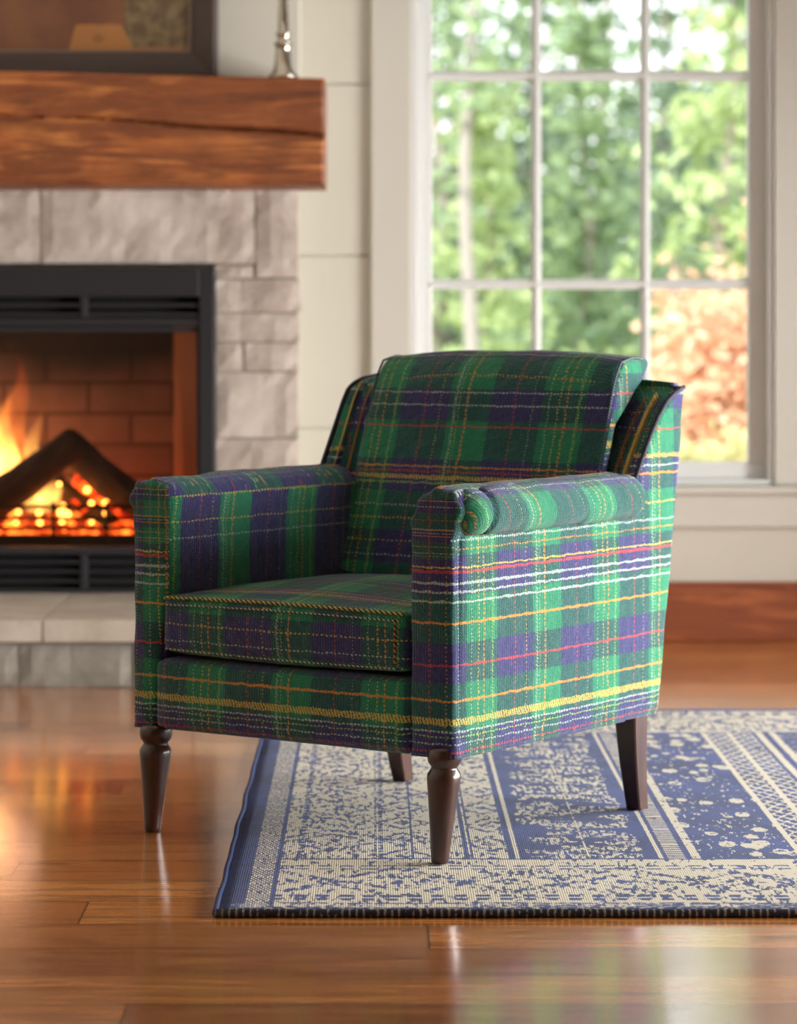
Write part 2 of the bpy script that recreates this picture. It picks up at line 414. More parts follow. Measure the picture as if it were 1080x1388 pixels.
# ------------------------------------------------------------------ room shell
YW = 8.02; K = YW / F
def wx(px): return (px - CX) * K
def wz(py): return H - (py - HY) * K
XL, XR, YF, ZC = -3.4, 3.0, -1.6, 3.1
st = lambda o: tag(o, kind='structure')
st(MB().box(XL - .2, XR + .2, YF - .2, YW + .2, -.15, 0).build('floor', FLOOR))
st(MB().box(XL - .2, XR + .2, YF - .2, YW + .2, ZC, ZC + .15).build('ceiling', CEILP))
# back wall: wide painted boards with shadow gaps round the window opening
wl, wr, wzb, wzt = wx(556), wx(1046), wz(657), 2.86
m = MB()
edges = [0, .112, .592, 1.071, 1.55, 2.03, 2.51, ZC]
XB = -.193          # right side of the chimney breast
for a, b in zip(edges[:-1], edges[1:]):
    gp = .0022; a += gp; b -= gp
    if b <= wzb: m.box(XB - .018, XR, YW, YW + .16, a, b); continue
    if a < wzb: m.box(XB - .018, XR, YW, YW + .16, a, wzb); a = wzb
    if a >= wzt: m.box(XB - .018, XR, YW, YW + .16, a, b); continue
    if b > wzt: m.box(XB - .018, XR, YW, YW + .16, wzt, b); b = wzt
    m.box(XB - .018, wl, YW, YW + .16, a, b); m.box(wr, XR, YW, YW + .16, a, b)
m.box(XB - .018, XR, YW + .012, YW + .18, 0, wzb); m.box(XB - .018, XR, YW + .012, YW + .18, wzt, ZC)
m.box(XB - .018, wl, YW + .012, YW + .18, wzb, wzt); m.box(wr, XR, YW + .012, YW + .18, wzb, wzt)
st(m.build('wall_back', WALLP))
st(MB().box(XL, -2.31, YW, YW + .16, 0, ZC).build('wall_alcove', WALLP))
# chimney breast above the stone facing and behind the firebox
SY = 7.69
m = MB(); m.box(-2.3, XB - .006, SY + .02, YW + .5, 1.30, ZC)
st(m.build('wall_chimney_breast', WALLP))
st(MB().box(XL - .15, XL, YF, YW, 0, ZC).build('wall_left', WALLP))
st(MB().box(XL, XR, YF - .15, YF, 0, ZC).build('wall_front', WALLP))
# right wall with its big window
RY0, RY1, RZ0, RZ1 = 3.6, 7.0, .06, 1.42
m = MB(); m.box(XR, XR + .16, YF, RY0, 0, ZC).box(XR, XR + .16, RY1, YW, 0, ZC).box(XR, XR + .16, RY0, RY1, 0, RZ0).box(XR, XR + .16, RY0, RY1, RZ1, ZC)
st(m.build('wall_right', WALLP))
w2 = empty('window_2', (XR, RY0, RZ0)); st(w2)
m = MB(); 
for a, b in ((RY0, RY0 + .08), (RY1 - .08, RY1), ((RY0 + RY1) / 2 - .05, (RY0 + RY1) / 2 + .05)): m.box(.02, .12, a - RY0, b - RY0, 0, RZ1 - RZ0)
m.box(.02, .12, 0, RY1 - RY0, 0, .08).box(.02, .12, 0, RY1 - RY0, RZ1 - RZ0 - .08, RZ1 - RZ0)
bevel(m.build('window_frame', TRIMW, w2), .004)
MB().box(.06, .064, .05, RY1 - RY0 - .05, .05, RZ1 - RZ0 - .05).build('window_glass', GLASS, w2)
# baseboard
st(bevel(MB().box(XB, XR, YW - .022, YW, 0, wz(788)).build('baseboard_back', BASEW), .004))
st(bevel(MB().box(XR - .02, XR, YF, RY0 - .02, 0, wz(788)).box(XR - .02, XR, RY1 + .02, YW - .022, 0, wz(788)).build('baseboard_right', BASEW), .004))

# window in the back wall
w1 = empty('window_1', (0, YW, 0)); st(w1)
def wp(name, mat, boxes, bw=.003, label=None):
    m = MB()
    for x0, x1, y0, y1, z0, z1 in boxes: m.box(x0, x1, y0, y1, z0, z1)
    return bevel(m.build(name, mat, w1), bw)
zt = 2.80
wp('casing', CASING, [(wx(503), wx(556), -.022, 0, wz(657), 2.858), (wx(1048), wx(1108), -.022, 0, wz(657), 2.858), (wx(503), wx(1108), -.024, 0, 2.86, 2.97)])
wp('window_stool', CASING, [(wx(497), wx(1114), -.05, .0, wz(668), wz(658))], .004)
wp('apron', CASING, [(wx(503), wx(1108), -.024, 0, wz(714), wz(668))], .004)
wp('window_frame', TRIMW, [(wx(556), wx(566), -.012, .13, wz(650), 2.83), (wx(1040), wx(1048), -.012, .13, wz(650), 2.83), (wx(556), wx(1048), -.012, .13, wz(657), wz(650)), (wx(556), wx(1048), -.012, .13, 2.83, 2.86)])
wp('window_sash', TRIMW, [(wx(566), wx(586), .031, .074, wz(627), 2.79), (wx(1016), wx(1040), .031, .074, wz(627), 2.79), (wx(566), wx(1040), .03, .075, wz(650), wz(627)), (wx(566), wx(1040), .03, .075, 2.79, 2.83)], .004)
for px in (728, 876.5):
    m = MB(); hw = 6.6 * K
    m.prism([(wx(px) - hw, .04), (wx(px) + hw, .04), (wx(px) + hw, .065), (wx(px) - hw, .065)], 'z', wz(630), 2.8); m.box(wx(px) - hw * .5, wx(px) + hw * .5, .03, .04, wz(630), 2.8)
    bevel(m.build('muntin', TRIMW, w1), .003)
for z in (wz(101), wz(385), wz(-185), wz(-470)):
    hw = 7 * K; m = MB(); m.box(wx(580), wx(1020), .042, .063, z - hw, z + hw); m.box(wx(580), wx(1020), .031, .042, z - hw * .5, z + hw * .5)
    bevel(m.build('muntin', TRIMW, w1), .003)
MB().box(wx(582), wx(1020), .050, .054, wz(631), 2.80).build('window_glass', GLASS, w1)

# ------------------------------------------------------------------ fireplace
KS = SY / F
def sx(px): return (px - CX) * KS
def sz(py): return H - (py - HY) * KS
rng = random.Random(4)
def block(mb, x0, x1, z0, z1, yf, yb, rough=.006, n=7, seed=0):
    """dressed stone block with an uneven split face (front towards -y)"""
    g_ = .0022; x0 += g_; x1 -= g_; z0 += g_; z1 -= g_
    nx = max(3, int((x1 - x0) / .03)); nz_ = max(3, int((z1 - z0) / .03)); ed = rng.uniform(.0, .006)
    grid = []
    for j in range(nz_ + 1):
        for i in range(nx + 1):
            X = x0 + (x1 - x0) * i / nx; Z = z0 + (z1 - z0) * j / nz_
            e = min(i, nx - i, j, nz_ - j); d = noise.noise(Vector((X * 9 + seed, Z * 9, seed * 3.1))) * rough + noise.noise(Vector((X * 28, Z * 28, seed))) * rough * .5
            jx = noise.noise(Vector((Z * 16, seed, 4))) * .004 if i in (0, nx) else 0
            grid.append((X + jx, yf - ed + d + (.006 if e == 0 else 0), Z))
    b = [(x0, yb, z0), (x1, yb, z0), (x1, yb, z1), (x0, yb, z1)]
    fs = []
    W = nx + 1
    for j in range(nz_):
        for i in range(nx): fs.append((j * W + i, j * W + i + 1, (j + 1) * W + i + 1, (j + 1) * W + i))
    o = len(grid)
    fs.append(tuple([i for i in range(W)][::-1]) + (o, o + 1)); fs.append(tuple(nz_ * W + i for i in range(W)) + (o + 2, o + 3))
    fs.append(tuple(j * W for j in range(nz_ + 1)) + (o + 3, o)); fs.append(tuple(j * W + nx for j in range(nz_ + 1))[::-1] + (o + 1, o + 2)[::1])
    fs.append((o, o + 3, o + 2, o + 1))
    mb.add(grid + b, fs)
m = MB(); s = 0
HT = .1645                                       # hearth top
cols = [(-2.1, -1.62), (-1.62, sx(-160)), (sx(-160), sx(55)), (sx(55), sx(346)), (sx(346), sx(405))]
for a, b in cols:
    s += 1; block(m, a, b, sz(358 if b < sx(350) else 377), sz(250), SY, SY + .1, .008, seed=s)
block(m, sx(292) + .0, sx(345), sz(378), sz(359), SY, SY + .1, .006, seed=44)
rows = [378, 424, 464, 504, 594, 642, 690, 728, 772, 806]
for i, (a, b) in enumerate(zip(rows[:-1], rows[1:])):
    xs = [sx(292), sx(406 + rng.uniform(-3, 3))]
    if i in (2, 6): xs = [sx(292), sx(331), sx(405)]
    if i == 4: xs = [sx(292), sx(405)]
    for p, q in zip(xs[:-1], xs[1:]):
        s += 1; block(m, p, q, sz(b), sz(a), SY + rng.uniform(-.004, .004), SY + .1, .009, seed=s)
    s += 1; block(m, -2.1, -1.9, sz(b), sz(a), SY, SY + .1, .009, seed=s)
m2 = MB(); m2.box(sx(294), sx(402), SY + .012, SY + .11, HT, 1.295).box(-2.09, -1.9, SY + .012, SY + .11, HT, 1.295).box(-2.09, sx(402), SY + .012, SY + .11, sz(356), 1.295)
fs_ = empty('fireplace_surround', (-1.15, SY, HT)); tag(fs_, 'pale grey-beige stone fireplace facing of large rough-faced blocks around the black firebox', 'fireplace')
def keep(o, p):
    o.parent = p; o.matrix_parent_inverse = Matrix.Translation(-Vector(p.location)); return o
keep(m.build('stone_blocks', STONE, smooth=False), fs_); keep(m2.build('mortar_backing', simple('mortar', (150, 138, 122), .95, bumps=(80, .4))), fs_)
# hearth
hy = 6.976
m = MB(); xs = [-2.2, -1.62, -1.12, sx(-60) + .0, (58 - CX) * hy / F, (262 - CX) * hy / F, -.24]
for i, (a, b) in enumerate(zip(xs[:-1], xs[1:])):
    g_ = .0022; 
    m.box(a + g_, b - g_, hy - .012, SY + .08, .1115, HT - .0)
hb = MB()
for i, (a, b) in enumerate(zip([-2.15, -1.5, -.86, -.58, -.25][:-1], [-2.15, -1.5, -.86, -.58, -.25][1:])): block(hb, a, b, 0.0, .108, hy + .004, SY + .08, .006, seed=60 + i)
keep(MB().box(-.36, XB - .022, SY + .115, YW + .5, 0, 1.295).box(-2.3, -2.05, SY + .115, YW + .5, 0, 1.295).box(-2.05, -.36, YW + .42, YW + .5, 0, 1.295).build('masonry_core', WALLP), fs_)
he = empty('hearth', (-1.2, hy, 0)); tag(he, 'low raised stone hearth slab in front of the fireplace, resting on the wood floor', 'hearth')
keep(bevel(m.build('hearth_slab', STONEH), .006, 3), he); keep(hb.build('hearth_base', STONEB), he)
keep(MB().box(-2.14, -.26, hy + .012, SY + .08, 0.0, .1125).build('mortar_backing', bpy.data.materials['mortar']), he)

# mantel beam : front face grid with the long drying crack pressed in
mx0, mx1, my0, my1 = -2.2, (440 - CX) * 7.39 / F, 7.39, SY + .03
def mz(py): return H - (py - HY) * 7.39 / F
zb = mz(250.5); zt0, zt1 = mz(96), mz(106)
nx, nz_ = 420, 60; grid = []
def top(x): return zt1 + (zt0 - zt1) * min(1.4, (mx1 - x) / .84) 
for j in range(nz_ + 1):
    for i in range(nx + 1):
        X = mx0 + (mx1 - mx0) * i / nx; T = top(X); Z = zb + (T - zb) * j / nz_
        pxx = CX + X / 7.39 * F
        cz = mz(156 + 27 * ((pxx - 60) / 380.0) + 1.0 * math.sin(pxx * .03)) if pxx > 60 else mz(155 + 4 * math.sin(pxx * .02))
        wdt = .0016 + .0034 * max(0, min(1, (pxx - 60) / 300.0))
        d = .026 * math.exp(-((Z - cz) / wdt) ** 2) * (1 if pxx > 100 else .35)
        d += .004 * noise.noise(Vector((X * 3, 0, Z * 22))) + .0035 * noise.noise(Vector((X * 1.2, 5, Z * 9)))
        e = min(j, nz_ - j, nx - i, i); d += {0: .004, 1: .001}.get(e, 0)
        grid.append((X, my0 + d, Z))
W = nx + 1; fs = [(j * W + i, j * W + i + 1, (j + 1) * W + i + 1, (j + 1) * W + i) for j in range(nz_) for i in range(nx)]
o_ = len(grid); grid += [(mx0, my1, zb), (mx1, my1, zb), (mx1, my1, top(mx1)), (mx0, my1, top(mx0))]
fs += [tuple(range(W))[::-1] + (o_, o_ + 1), tuple(nz_ * W + i for i in range(W)) + (o_ + 2, o_ + 3), tuple(j * W for j in range(nz_ + 1)) + (o_ + 3, o_), tuple(j * W + nx for j in range(nz_ + 1))[::-1] + (o_ + 1, o_ + 2), (o_, o_ + 3, o_ + 2, o_ + 1)]
mo = mesh_obj('mantel_beam', grid, fs, BEAM, smooth=False)
tag(mo, 'thick reddish-brown timber mantel beam with a long crack, above the stone fireplace', 'mantel')

# fireplace insert
FY = SY - .03; KF = FY / F
def fx(px): return (px - CX) * KF
def fz(py): return H - (py - HY) * KF
ins = empty('fireplace_insert', (fx(-80), FY, HT)); tag(ins, 'black metal fireplace insert with louvres and a glass front, set in the stone', 'fireplace insert')
L_, R_ = fx(-452), fx(291); 
def ipart(mb, name, mat, bw=.003, smooth=False):
    o = keep(mb.build(name, mat, smooth=smooth), ins)
    if bw: bevel(o, bw)
    return o
m = MB(); B_ = fz(803) ; T_ = fz(363)
m.box(L_, fx(-430), FY, FY + .06, B_, T_).box(fx(270), R_, FY, FY + .06, B_, T_).box(fx(-430), fx(270), FY, FY + .06, fz(402), T_)
m.box(fx(-430), fx(270), FY + .004, FY + .06, fz(442), fz(431)).box(fx(-430), fx(270), FY, FY + .06, B_, fz(798)).box(fx(-430), fx(270), FY + .002, FY + .06, fz(752), fz(742))
ipart(m, 'frame', BLACKM)
m = MB(); m.box(fx(-428), fx(268), FY + .001, FY + .03, fz(372), fz(367)); ipart(m, 'frame_lip', BLACKM, .002)
m = MB(); m.box(fx(-418), fx(270), FY + .012, FY + .05, fz(450), fz(443)).box(fx(266), fx(271), FY + .012, FY + .05, fz(742), fz(443)).box(fx(-430), fx(-424), FY + .012, FY + .05, fz(742), fz(443)); ipart(m, 'door_frame', BLACKM, .002)
for z0, z1 in ((416, 411), (429, 424)):
    ipart(MB().box(fx(-430), fx(270), FY + .006, FY + .03, fz(z0), fz(z1)), 'louver', BLACKM, .002)
for z in (760, 773, 786):
    ipart(MB().prism([(FY + .006, fz(z + 4)), (FY + .03, fz(z - 1)), (FY + .03, fz(z - 3)), (FY + .006, fz(z + 1))], 'x', fx(-430), fx(270)), 'louver', BLACKM, 0)
for px in (-280, -84, 113):
    ipart(MB().box(fx(px - 4.5), fx(px + 4.5), FY + .003, FY + .05, fz(430), fz(402)), 'louver_divider', BLACKM, .002)
    ipart(MB().box(fx(px - 4.5), fx(px + 4.5), FY + .003, FY + .05, fz(798), fz(752)), 'louver_divider', BLACKM, .002)
ipart(MB().box(fx(-430), fx(270), FY + .05, FY + .055, fz(431), fz(402)).box(fx(-430), fx(270), FY + .05, FY + .055, fz(799), fz(752)), 'louver_backing', DARKIN, 0)
gy = FY + .045
ipart(MB().box(fx(-426), fx(268), gy, gy + .004, fz(743), fz(448)), 'glass_pane', FGLASS, 0)
# firebox : splayed sides, brick back, floor, top
by = 8.16; bl, br = (-392 - CX) * by / F, (233 - CX) * by / F; fl, fr_ = fx(-428), fx(272); zf, ztp = fz(748), fz(440)
ipart(MB().box(bl - .05, br + .05, by, by + .03, zf - .05, ztp + .05), 'firebox_back', BRICK, 0)
ipart(MB().prism([(fr_, FY + .055), (fr_ + .03, FY + .055), (br + .04, by + .02), (br, by + .02)], 'z', zf - .05, ztp + .05), 'firebox_side', LINER, 0)
ipart(MB().prism([(fl, FY + .055), (fl - .03, FY + .055), (bl - .04, by + .02), (bl, by + .02)], 'z', zf - .05, ztp + .05), 'firebox_side', LINER, 0)
ipart(MB().box(fl, fr_, FY + .055, by + .02, zf - .05, zf - .02), 'firebox_floor', DARKIN, 0)
ipart(MB().box(fl, fr_, FY + .055, by + .02, ztp + .02, ztp + .05), 'firebox_top', DARKIN, 0)

# logs, grate, embers, flames
def fp(px, py, Y): return Vector(((px - CX) * Y / F, Y, H - (py - HY) * Y / F))
def log(name, a, b, r0, r1, label, seed, grp=None):
    a, b = Vector(a), Vector(b); L = (b - a).length; n = 18; rings = []
    for i in range(26):
        t = i / 25; ring = []
        for k in range(n):
            an = 2 * PI * k / n; r = (r0 + (r1 - r0) * t) * (1 + .13 * noise.noise(Vector((math.cos(an) * 1.3, math.sin(an) * 1.3, t * 3 + seed * 5))) + .06 * noise.noise(Vector((an * 2, t * 12, seed))))
            if i in (0, 25): r *= .86
            ring.append((L * t, r * math.cos(an) + .012 * math.sin(t * 5 + seed), r * math.sin(an)))
        rings.append(ring)
    mb = MB().loft(rings); o = mb.build(name, LOGM, smooth=True)
    d = (b - a).normalized(); o.rotation_mode = 'QUATERNION'; o.rotation_quaternion = d.to_track_quat('X', 'Z'); o.location = a
    return tag(o, label, 'log', grp)
log('log', fp(-40, 705, 7.86), fp(105, 596, 7.90), .052, .046, 'charred log leaning up to the right, left of the pair crossed over the fire', 1)
log('log', fp(82, 596, 7.96), fp(208, 700, 7.93), .044, .05, 'charred log leaning down to the right behind the crossed pair', 2)
log('log', fp(70, 648, 7.99), fp(150, 712, 7.88), .026, .03, 'small dark log lying low among the red embers', 3)
log('log', fp(-300, 690, 7.95), fp(-60, 700, 7.92), .05, .05, 'charred log lying flat behind the grate outside the frame', 5)
gr = empty('fire_grate', fp(-80, 745, 7.83)); tag(gr, 'black iron fire grate of horizontal bars in front of the logs', 'grate')
zg = zf - .02
for py in (687, 703, 716):
    keep(MB().tube([fp(-330, py, 7.80), fp(225, py, 7.80)], .0055, 8).build('bar', IRON, smooth=True), gr)
for px in (-320, -220, -120, -20, 72, 145, 215):
    p = fp(px, 680, 7.80); keep(MB().tube([(p.x, p.y, p.z), (p.x, p.y, zg)], .006, 8).build('upright', IRON, smooth=True), gr)
m = MB().box(fp(-330, 0, 7.8).x, fp(225, 0, 7.8).x, 7.795, 7.83, zg, zg + .055); keep(m.build('ash_guard', IRON), gr)
# ember bed
EM = emit_mat('glowing_embers', (1, .03, .004, 1), (1, .22, .02, 1), 5.0, 26, (.42, .66))
nxx, nyy = 60, 12; vs = []; fs = []
for j in range(nyy + 1):
    for i in range(nxx + 1):
        X = fl + .16 + (fr_ - fl - .30) * i / nxx; Y = 7.835 + .22 * j / nyy
        vs.append((X, Y, zg + .05 + .05 * math.sin(PI * j / nyy) + .035 * noise.noise(Vector((X * 22, Y * 22, 1))) - (.05 if j in (0, nyy) or i in (0, nxx) else 0)))
fs = [(j * (nxx + 1) + i, j * (nxx + 1) + i + 1, (j + 1) * (nxx + 1) + i + 1, (j + 1) * (nxx + 1) + i) for j in range(nyy) for i in range(nxx)]
tag(mesh_obj('ember_bed', vs, fs, EM), 'bed of glowing red embers under the crossed logs', 'embers', kind='stuff')
# red-hot charred slope between the two logs
vs = []; fs = []; n = 26
for j in range(n + 1):
    for i in range(n + 1):
        a = i / n; b = j / n; p = fp(100 + 92 * a, 650 + 30 * a + b * 40 - 26 * (1 - b) * math.sin(PI * a * .9), 8.01 - .10 * b)
        p.y += .02 * noise.noise(Vector((a * 6, b * 6, 2))); p.z += .014 * noise.noise(Vector((a * 9, b * 9, 7))); vs.append(p)
fs = [(j * (n + 1) + i, j * (n + 1) + i + 1, (j + 1) * (n + 1) + i + 1, (j + 1) * (n + 1) + i) for j in range(n) for i in range(n)]
o = mesh_obj('glowing_coals', vs, fs, emit_mat('red_hot_coals', (1, .012, .002, 1), (1, .09, .008, 1), 3.2, 24, (.36, .62)))
so = o.modifiers.new('Solid', 'SOLIDIFY'); so.thickness = .02
tag(o, 'heap of red-hot coals glowing beneath the right crossed log', 'coals', kind='stuff')
HOT = N('hot_ember'); HOT.put(HOT.bsdf.inputs['Emission Color'], (1, .36, .05, 1)); HOT.put(HOT.bsdf.inputs['Emission Strength'], 9.0); HOT = HOT.fin(srgb(200, 90, 30), .8)
spots = [(52, 676, .009), (53, 695, .008), (54, 708, .008), (25, 694, .007), (22, 708, .006), (84, 694, .012), (86, 686, .008), (92, 697, .009), (84, 707, .007), (118, 664, .009), (124, 682, .007), (124, 708, .006), (143, 682, .009), (144, 696, .008), (80, 656, .006), (-40, 690, .009), (-120, 700, .009), (-200, 695, .009)]
for i, (px, py, r) in enumerate(spots):
    c = fp(px, py, 7.86 if py > 670 else 7.9); b = bmesh.new(); bmesh.ops.create_icosphere(b, subdivisions=2, radius=r)
    for v in b.verts: v.co *= 1 + .25 * noise.noise(v.co * 120 + Vector((i, 0, 0)))
    me = bpy.data.meshes.new('ember'); b.to_mesh(me); b.free(); me.materials.append(HOT); o = link(bpy.data.objects.new('ember', me)); o.location = c
    tag(o, 'small glowing orange ember among the logs behind the grate', 'ember', 'hot embers among the logs')
def flame(px, py, w, h, Y, lean, strength, hi, lo, seed, label):
    base = fp(px, py, Y); hm = h * Y / F; wm = w * Y / F; rings = []; n = 14; ns = 22
    for i in range(ns + 1):
        t = i / ns; r = wm * .5 * (math.sin(PI * min(1, t * 1.15 + .12)) ** .8 if t < .35 else (1 - (t - .35) / .65) ** 1.15 * 1.0) + .0006
        cx = lean * hm * t + wm * .38 * math.sin(t * 6.5 + seed) * t; rings.append([(cx + r * math.cos(2 * PI * k / n) * (1 + .2 * math.sin(3 * t * 4 + k)), .55 * r * math.sin(2 * PI * k / n), hm * t) for k in range(n)])
    o = MB().loft(rings).build('flame', flame_mat('flame_%d' % seed, hm, lo, hi, strength), smooth=True); o.location = base
    return tag(o, label, 'flame')
YE = (1, .47, .09, 1); OR = (1, .2, .025, 1); RD = (1, .07, .006, 1)
flame(10, 690, 58, 178, 7.98, .00, 130, YE, OR, 1, 'brightest yellow flame, tallest core of the fire at the left of the firebox')
flame(44, 660, 26, 120, 8.0, .05, 90, YE, OR, 2, 'thin orange flame rising just left of the crossed logs')
flame(26, 660, 44, 200, 8.03, -.06, 40, OR, RD, 3, 'tall faint red flame tongue behind the bright flames')
flame(-20, 690, 58, 150, 7.99, .05, 100, YE, OR, 4, 'yellow flame at the very left edge of the photo')
flame(54, 694, 56, 66, 7.90, .0, 90, YE, OR, 5, 'short broad orange flame under the leaning left log')
flame(-80, 690, 60, 190, 8.0, .04, 60, YE, OR, 6, 'large yellow flame outside the photo to the left')
flame(-150, 690, 60, 130, 7.98, -.04, 60, YE, OR, 7, 'lower orange flame farthest left outside the photo')
flame(66, 640, 14, 70, 8.05, .12, 14, OR, RD, 8, 'small faint red flame lick above the left crossed log')
flame(125, 690, 60, 60, 7.99, .0, 30, OR, RD, 9, 'red flame licking between the embers and the right log')
for p, e, c, r in ((fp(0, 600, 7.95), 1.1, (1, .62, .42), .12), (fp(-110, 600, 7.95), 1.0, (1, .62, .42), .12)):
    l = bpy.data.lights.new('fire_light', 'POINT'); l.energy = e; l.color = c; l.shadow_soft_size = r; o = link(bpy.data.objects.new('fire_light', l)); o.location = p

# ------------------------------------------------------------------ picture on the mantel
PY = 7.60; tl = math.radians(4)
pf = empty('framed_picture', (0, PY, mz(99) + .002)); pf.rotation_euler = (-tl, 0, 0); tag(pf, 'dark brown framed painting in brown and ochre tones leaning on the mantel beam', 'picture')
def px_(p): return (p - CX) * PY / F
zb_ = 0; kk = PY / F
x1, x0 = px_(295), px_(-330); wf = 39 * kk; hf = .66; dp = .03
def mitre(a, b, inner_a, inner_b, name):
    mb = MB(); vs = []
    for (xo, zo), (xi, zi) in ((a, inner_a), (b, inner_b)):
        xm, zm = xo * .25 + xi * .75, zo * .25 + zi * .75
        vs.append([(xo, dp, zo), (xo, 0, zo), (xo * .85 + xi * .15, -.008, zo * .85 + zi * .15), (xm, -.002, zm), (xi, .010, zi), (xi, dp, zi)])
    mb.loft(vs, True, True); return bevel(mb.build(name, FRAMEW, pf), .0015, 2)
ci = [(x0 + wf, wf * 1.02), (x1 - wf, wf * 1.02), (x1 - wf, hf - wf), (x0 + wf, hf - wf)]; co = [(x0, 0), (x1, 0), (x1, hf), (x0, hf)]
for i in range(4): mitre(co[i], co[(i + 1) % 4], ci[i], ci[(i + 1) % 4], 'frame_rail')
ow, of = .004, .004
m = MB()
a0, b0 = ci[0]; a1, b1 = ci[2]
m.box(a0 - ow, a1 + ow, .006, .012, b0 - ow, b0 + .002).box(a1 - .002, a1 + ow, .006, .012, b0, b1).box(a0 - ow, a0 + .002, .006, .012, b0, b1).box(a0, a1, .006, .012, b1 - .002, b1 + ow); m.build('frame_liner', FRAMEL, pf)
g = N('painted_canvas'); x, y, z = g.coord()
n1 = g.noise(g.vec(x, 0, z), 7, 4, .6); n2 = g.noise(g.vec(x + 4, 0, z), 26, 4, .65)
c = g.mix(n1.smooth(.3, .7), srgb(126, 84, 58), srgb(104, 66, 50))
def cx(p): return (p - CX) * kk
zl = lambda py: (101 - py) * kk
tex = (x + (n2 - .5) * .04).gt(cx(168)); c = g.mix(tex * .85, c, g.mix(n2.smooth(.4, .6), srgb(126, 110, 80), srgb(92, 78, 58)))
tan = (x + (z - zl(70)) * -.25).gt(cx(90)) * (x + z * .5 - zl(70) * .5).lt(cx(186)) * (z + (n2 - .5) * .01).lt(zl(25)); c = g.mix(tan * .9, c, g.mix(n1, srgb(176, 122, 70), srgb(160, 106, 58)))
lowb = z.lt(zl(56)) * x.gt(cx(180)); c = g.mix(lowb * .8, c, srgb(160, 108, 62))
dot = ((x - cx(132)).abs() + (z - zl(44)).abs() * 1.4).lt(.02); c = g.mix(dot * .5, c, srgb(110, 76, 44))
CANV = g.fin(c, .35, g.bump(n2, .2, .003))
MB().box(a0, a1, .012, .02, b0, b1).build('canvas', CANV, pf)

# candlestick
CY = 7.428; kc = CY / F; cp = Vector(((384 - CX) * kc, CY, mz(105.0) + .0015))
cs = empty('candlestick', cp); cs.scale = (1.15, 1.15, 1.05); tag(cs, 'slim polished pewter candlestick standing at the right end of the mantel beam', 'candlestick')
prof = [(.0, 0), (.034, 0), (.035, .004), (.032, .008), (.027, .013), (.0225, .022), (.0195, .04), (.0175, .065), (.016, .078), (.0215, .082), (.0215, .086), (.0145, .09), (.0135, .102), (.0175, .106), (.0175, .110), (.0125, .115), (.0125, .14), (.0105, .18), (.0085, .22), (.0085, .25), (.013, .256), (.013, .262), (.010, .27), (.013, .285), (.015, .30), (.022, .303), (.022, .307), (.013, .308)]
MB().lathe(prof, 40).build('stem', SILVER, cs, smooth=True)
MB().lathe([(0, .300), (.0105, .300), (.0105, .36), (.009, .50), (.004, .505), (0, .505)], 24).build('candle', simple('ivory_wax', (232, 224, 204), .4), cs, smooth=True)

# ------------------------------------------------------------------ rug
rg = empty('rug', (-.235, 4.27, 0)); tag(rg, 'blue and ivory worn oriental-pattern area rug lying on the wood floor under the armchair', 'rug')
RW, RL = 3.05, 2.26
nx, ny = 120, 90; vs = []
def rz_(x, y): return .0105 + .0012 * noise.noise(Vector((x * 5, y * 5, 0))) + .0006 * noise.noise(Vector((x * 40, y * 40, 3)))
def edgex(y): return .003 * noise.noise(Vector((0, y * 6, 0)))
for j in range(ny + 1):
    for i in range(nx + 1):
        X = RW * i / nx; Y = RL * j / ny; e = min(i, nx - i, j, ny - j)
        vs.append((X + (edgex(Y) if i == 0 else 0), Y + (.002 * noise.noise(Vector((X * 6, 0, 4))) if j == 0 else 0), rz_(X, Y) - (.003 if e == 0 else 0)))
fs = [(j * (nx + 1) + i, j * (nx + 1) + i + 1, (j + 1) * (nx + 1) + i + 1, (j + 1) * (nx + 1) + i) for j in range(ny) for i in range(nx)]
o_ = len(vs); W = nx + 1; vs += [(0, 0, .001), (RW, 0, .001), (RW, RL, .001), (0, RL, .001)]
fs += [tuple(range(W))[::-1] + (o_, o_ + 1), tuple(ny * W + i for i in range(W)) + (o_ + 2, o_ + 3), tuple(j * W for j in range(ny + 1)) + (o_ + 3, o_), tuple(j * W + nx for j in range(ny + 1))[::-1] + (o_ + 1, o_ + 2), (o_, o_ + 3, o_ + 2, o_ + 1)]
mesh_obj('rug_pile', vs, fs, RUG, rg)
g = N('rug_binding'); x, y, z = g.coord(); d = ((x + (g.noise(g.vec(x, y, z), 200, 2) - .5) * .004) / .0105).mod(1.0)
BIND = g.fin(g.mix(d.lt(.28) * (g.noise(g.vec(x, y, z), 60, 2).gt(.42)), srgb(30, 32, 50), srgb(140, 130, 112)), .8, g.bump(d, .4, .003))
MB().tube([(RW * i / 80, -.001, .0068 + .0005 * math.sin(i)) for i in range(81)], .0062, 10).build('binding', BIND, rg, smooth=True)
g = N('rug_side_binding'); x, y, z = g.coord(); nn = g.noise(g.vec(x, y, z), 160, 3)
SB = g.fin(g.mix(nn, srgb(28, 38, 76), srgb(44, 60, 108)), .8, g.bump(nn, .6, .003))
MB().tube([(.001 + edgex(RL * i / 60), RL * i / 60, .0062) for i in range(61)], .0045, 10).build('binding', SB, rg, smooth=True)

# ------------------------------------------------------------------ armchair
TH = math.radians(35)
ac = empty('armchair', (.0506, 5.087, 0), -TH); tag(ac, 'green and navy plaid upholstered armchair with dark wooden legs standing on the rug and floor', 'armchair')
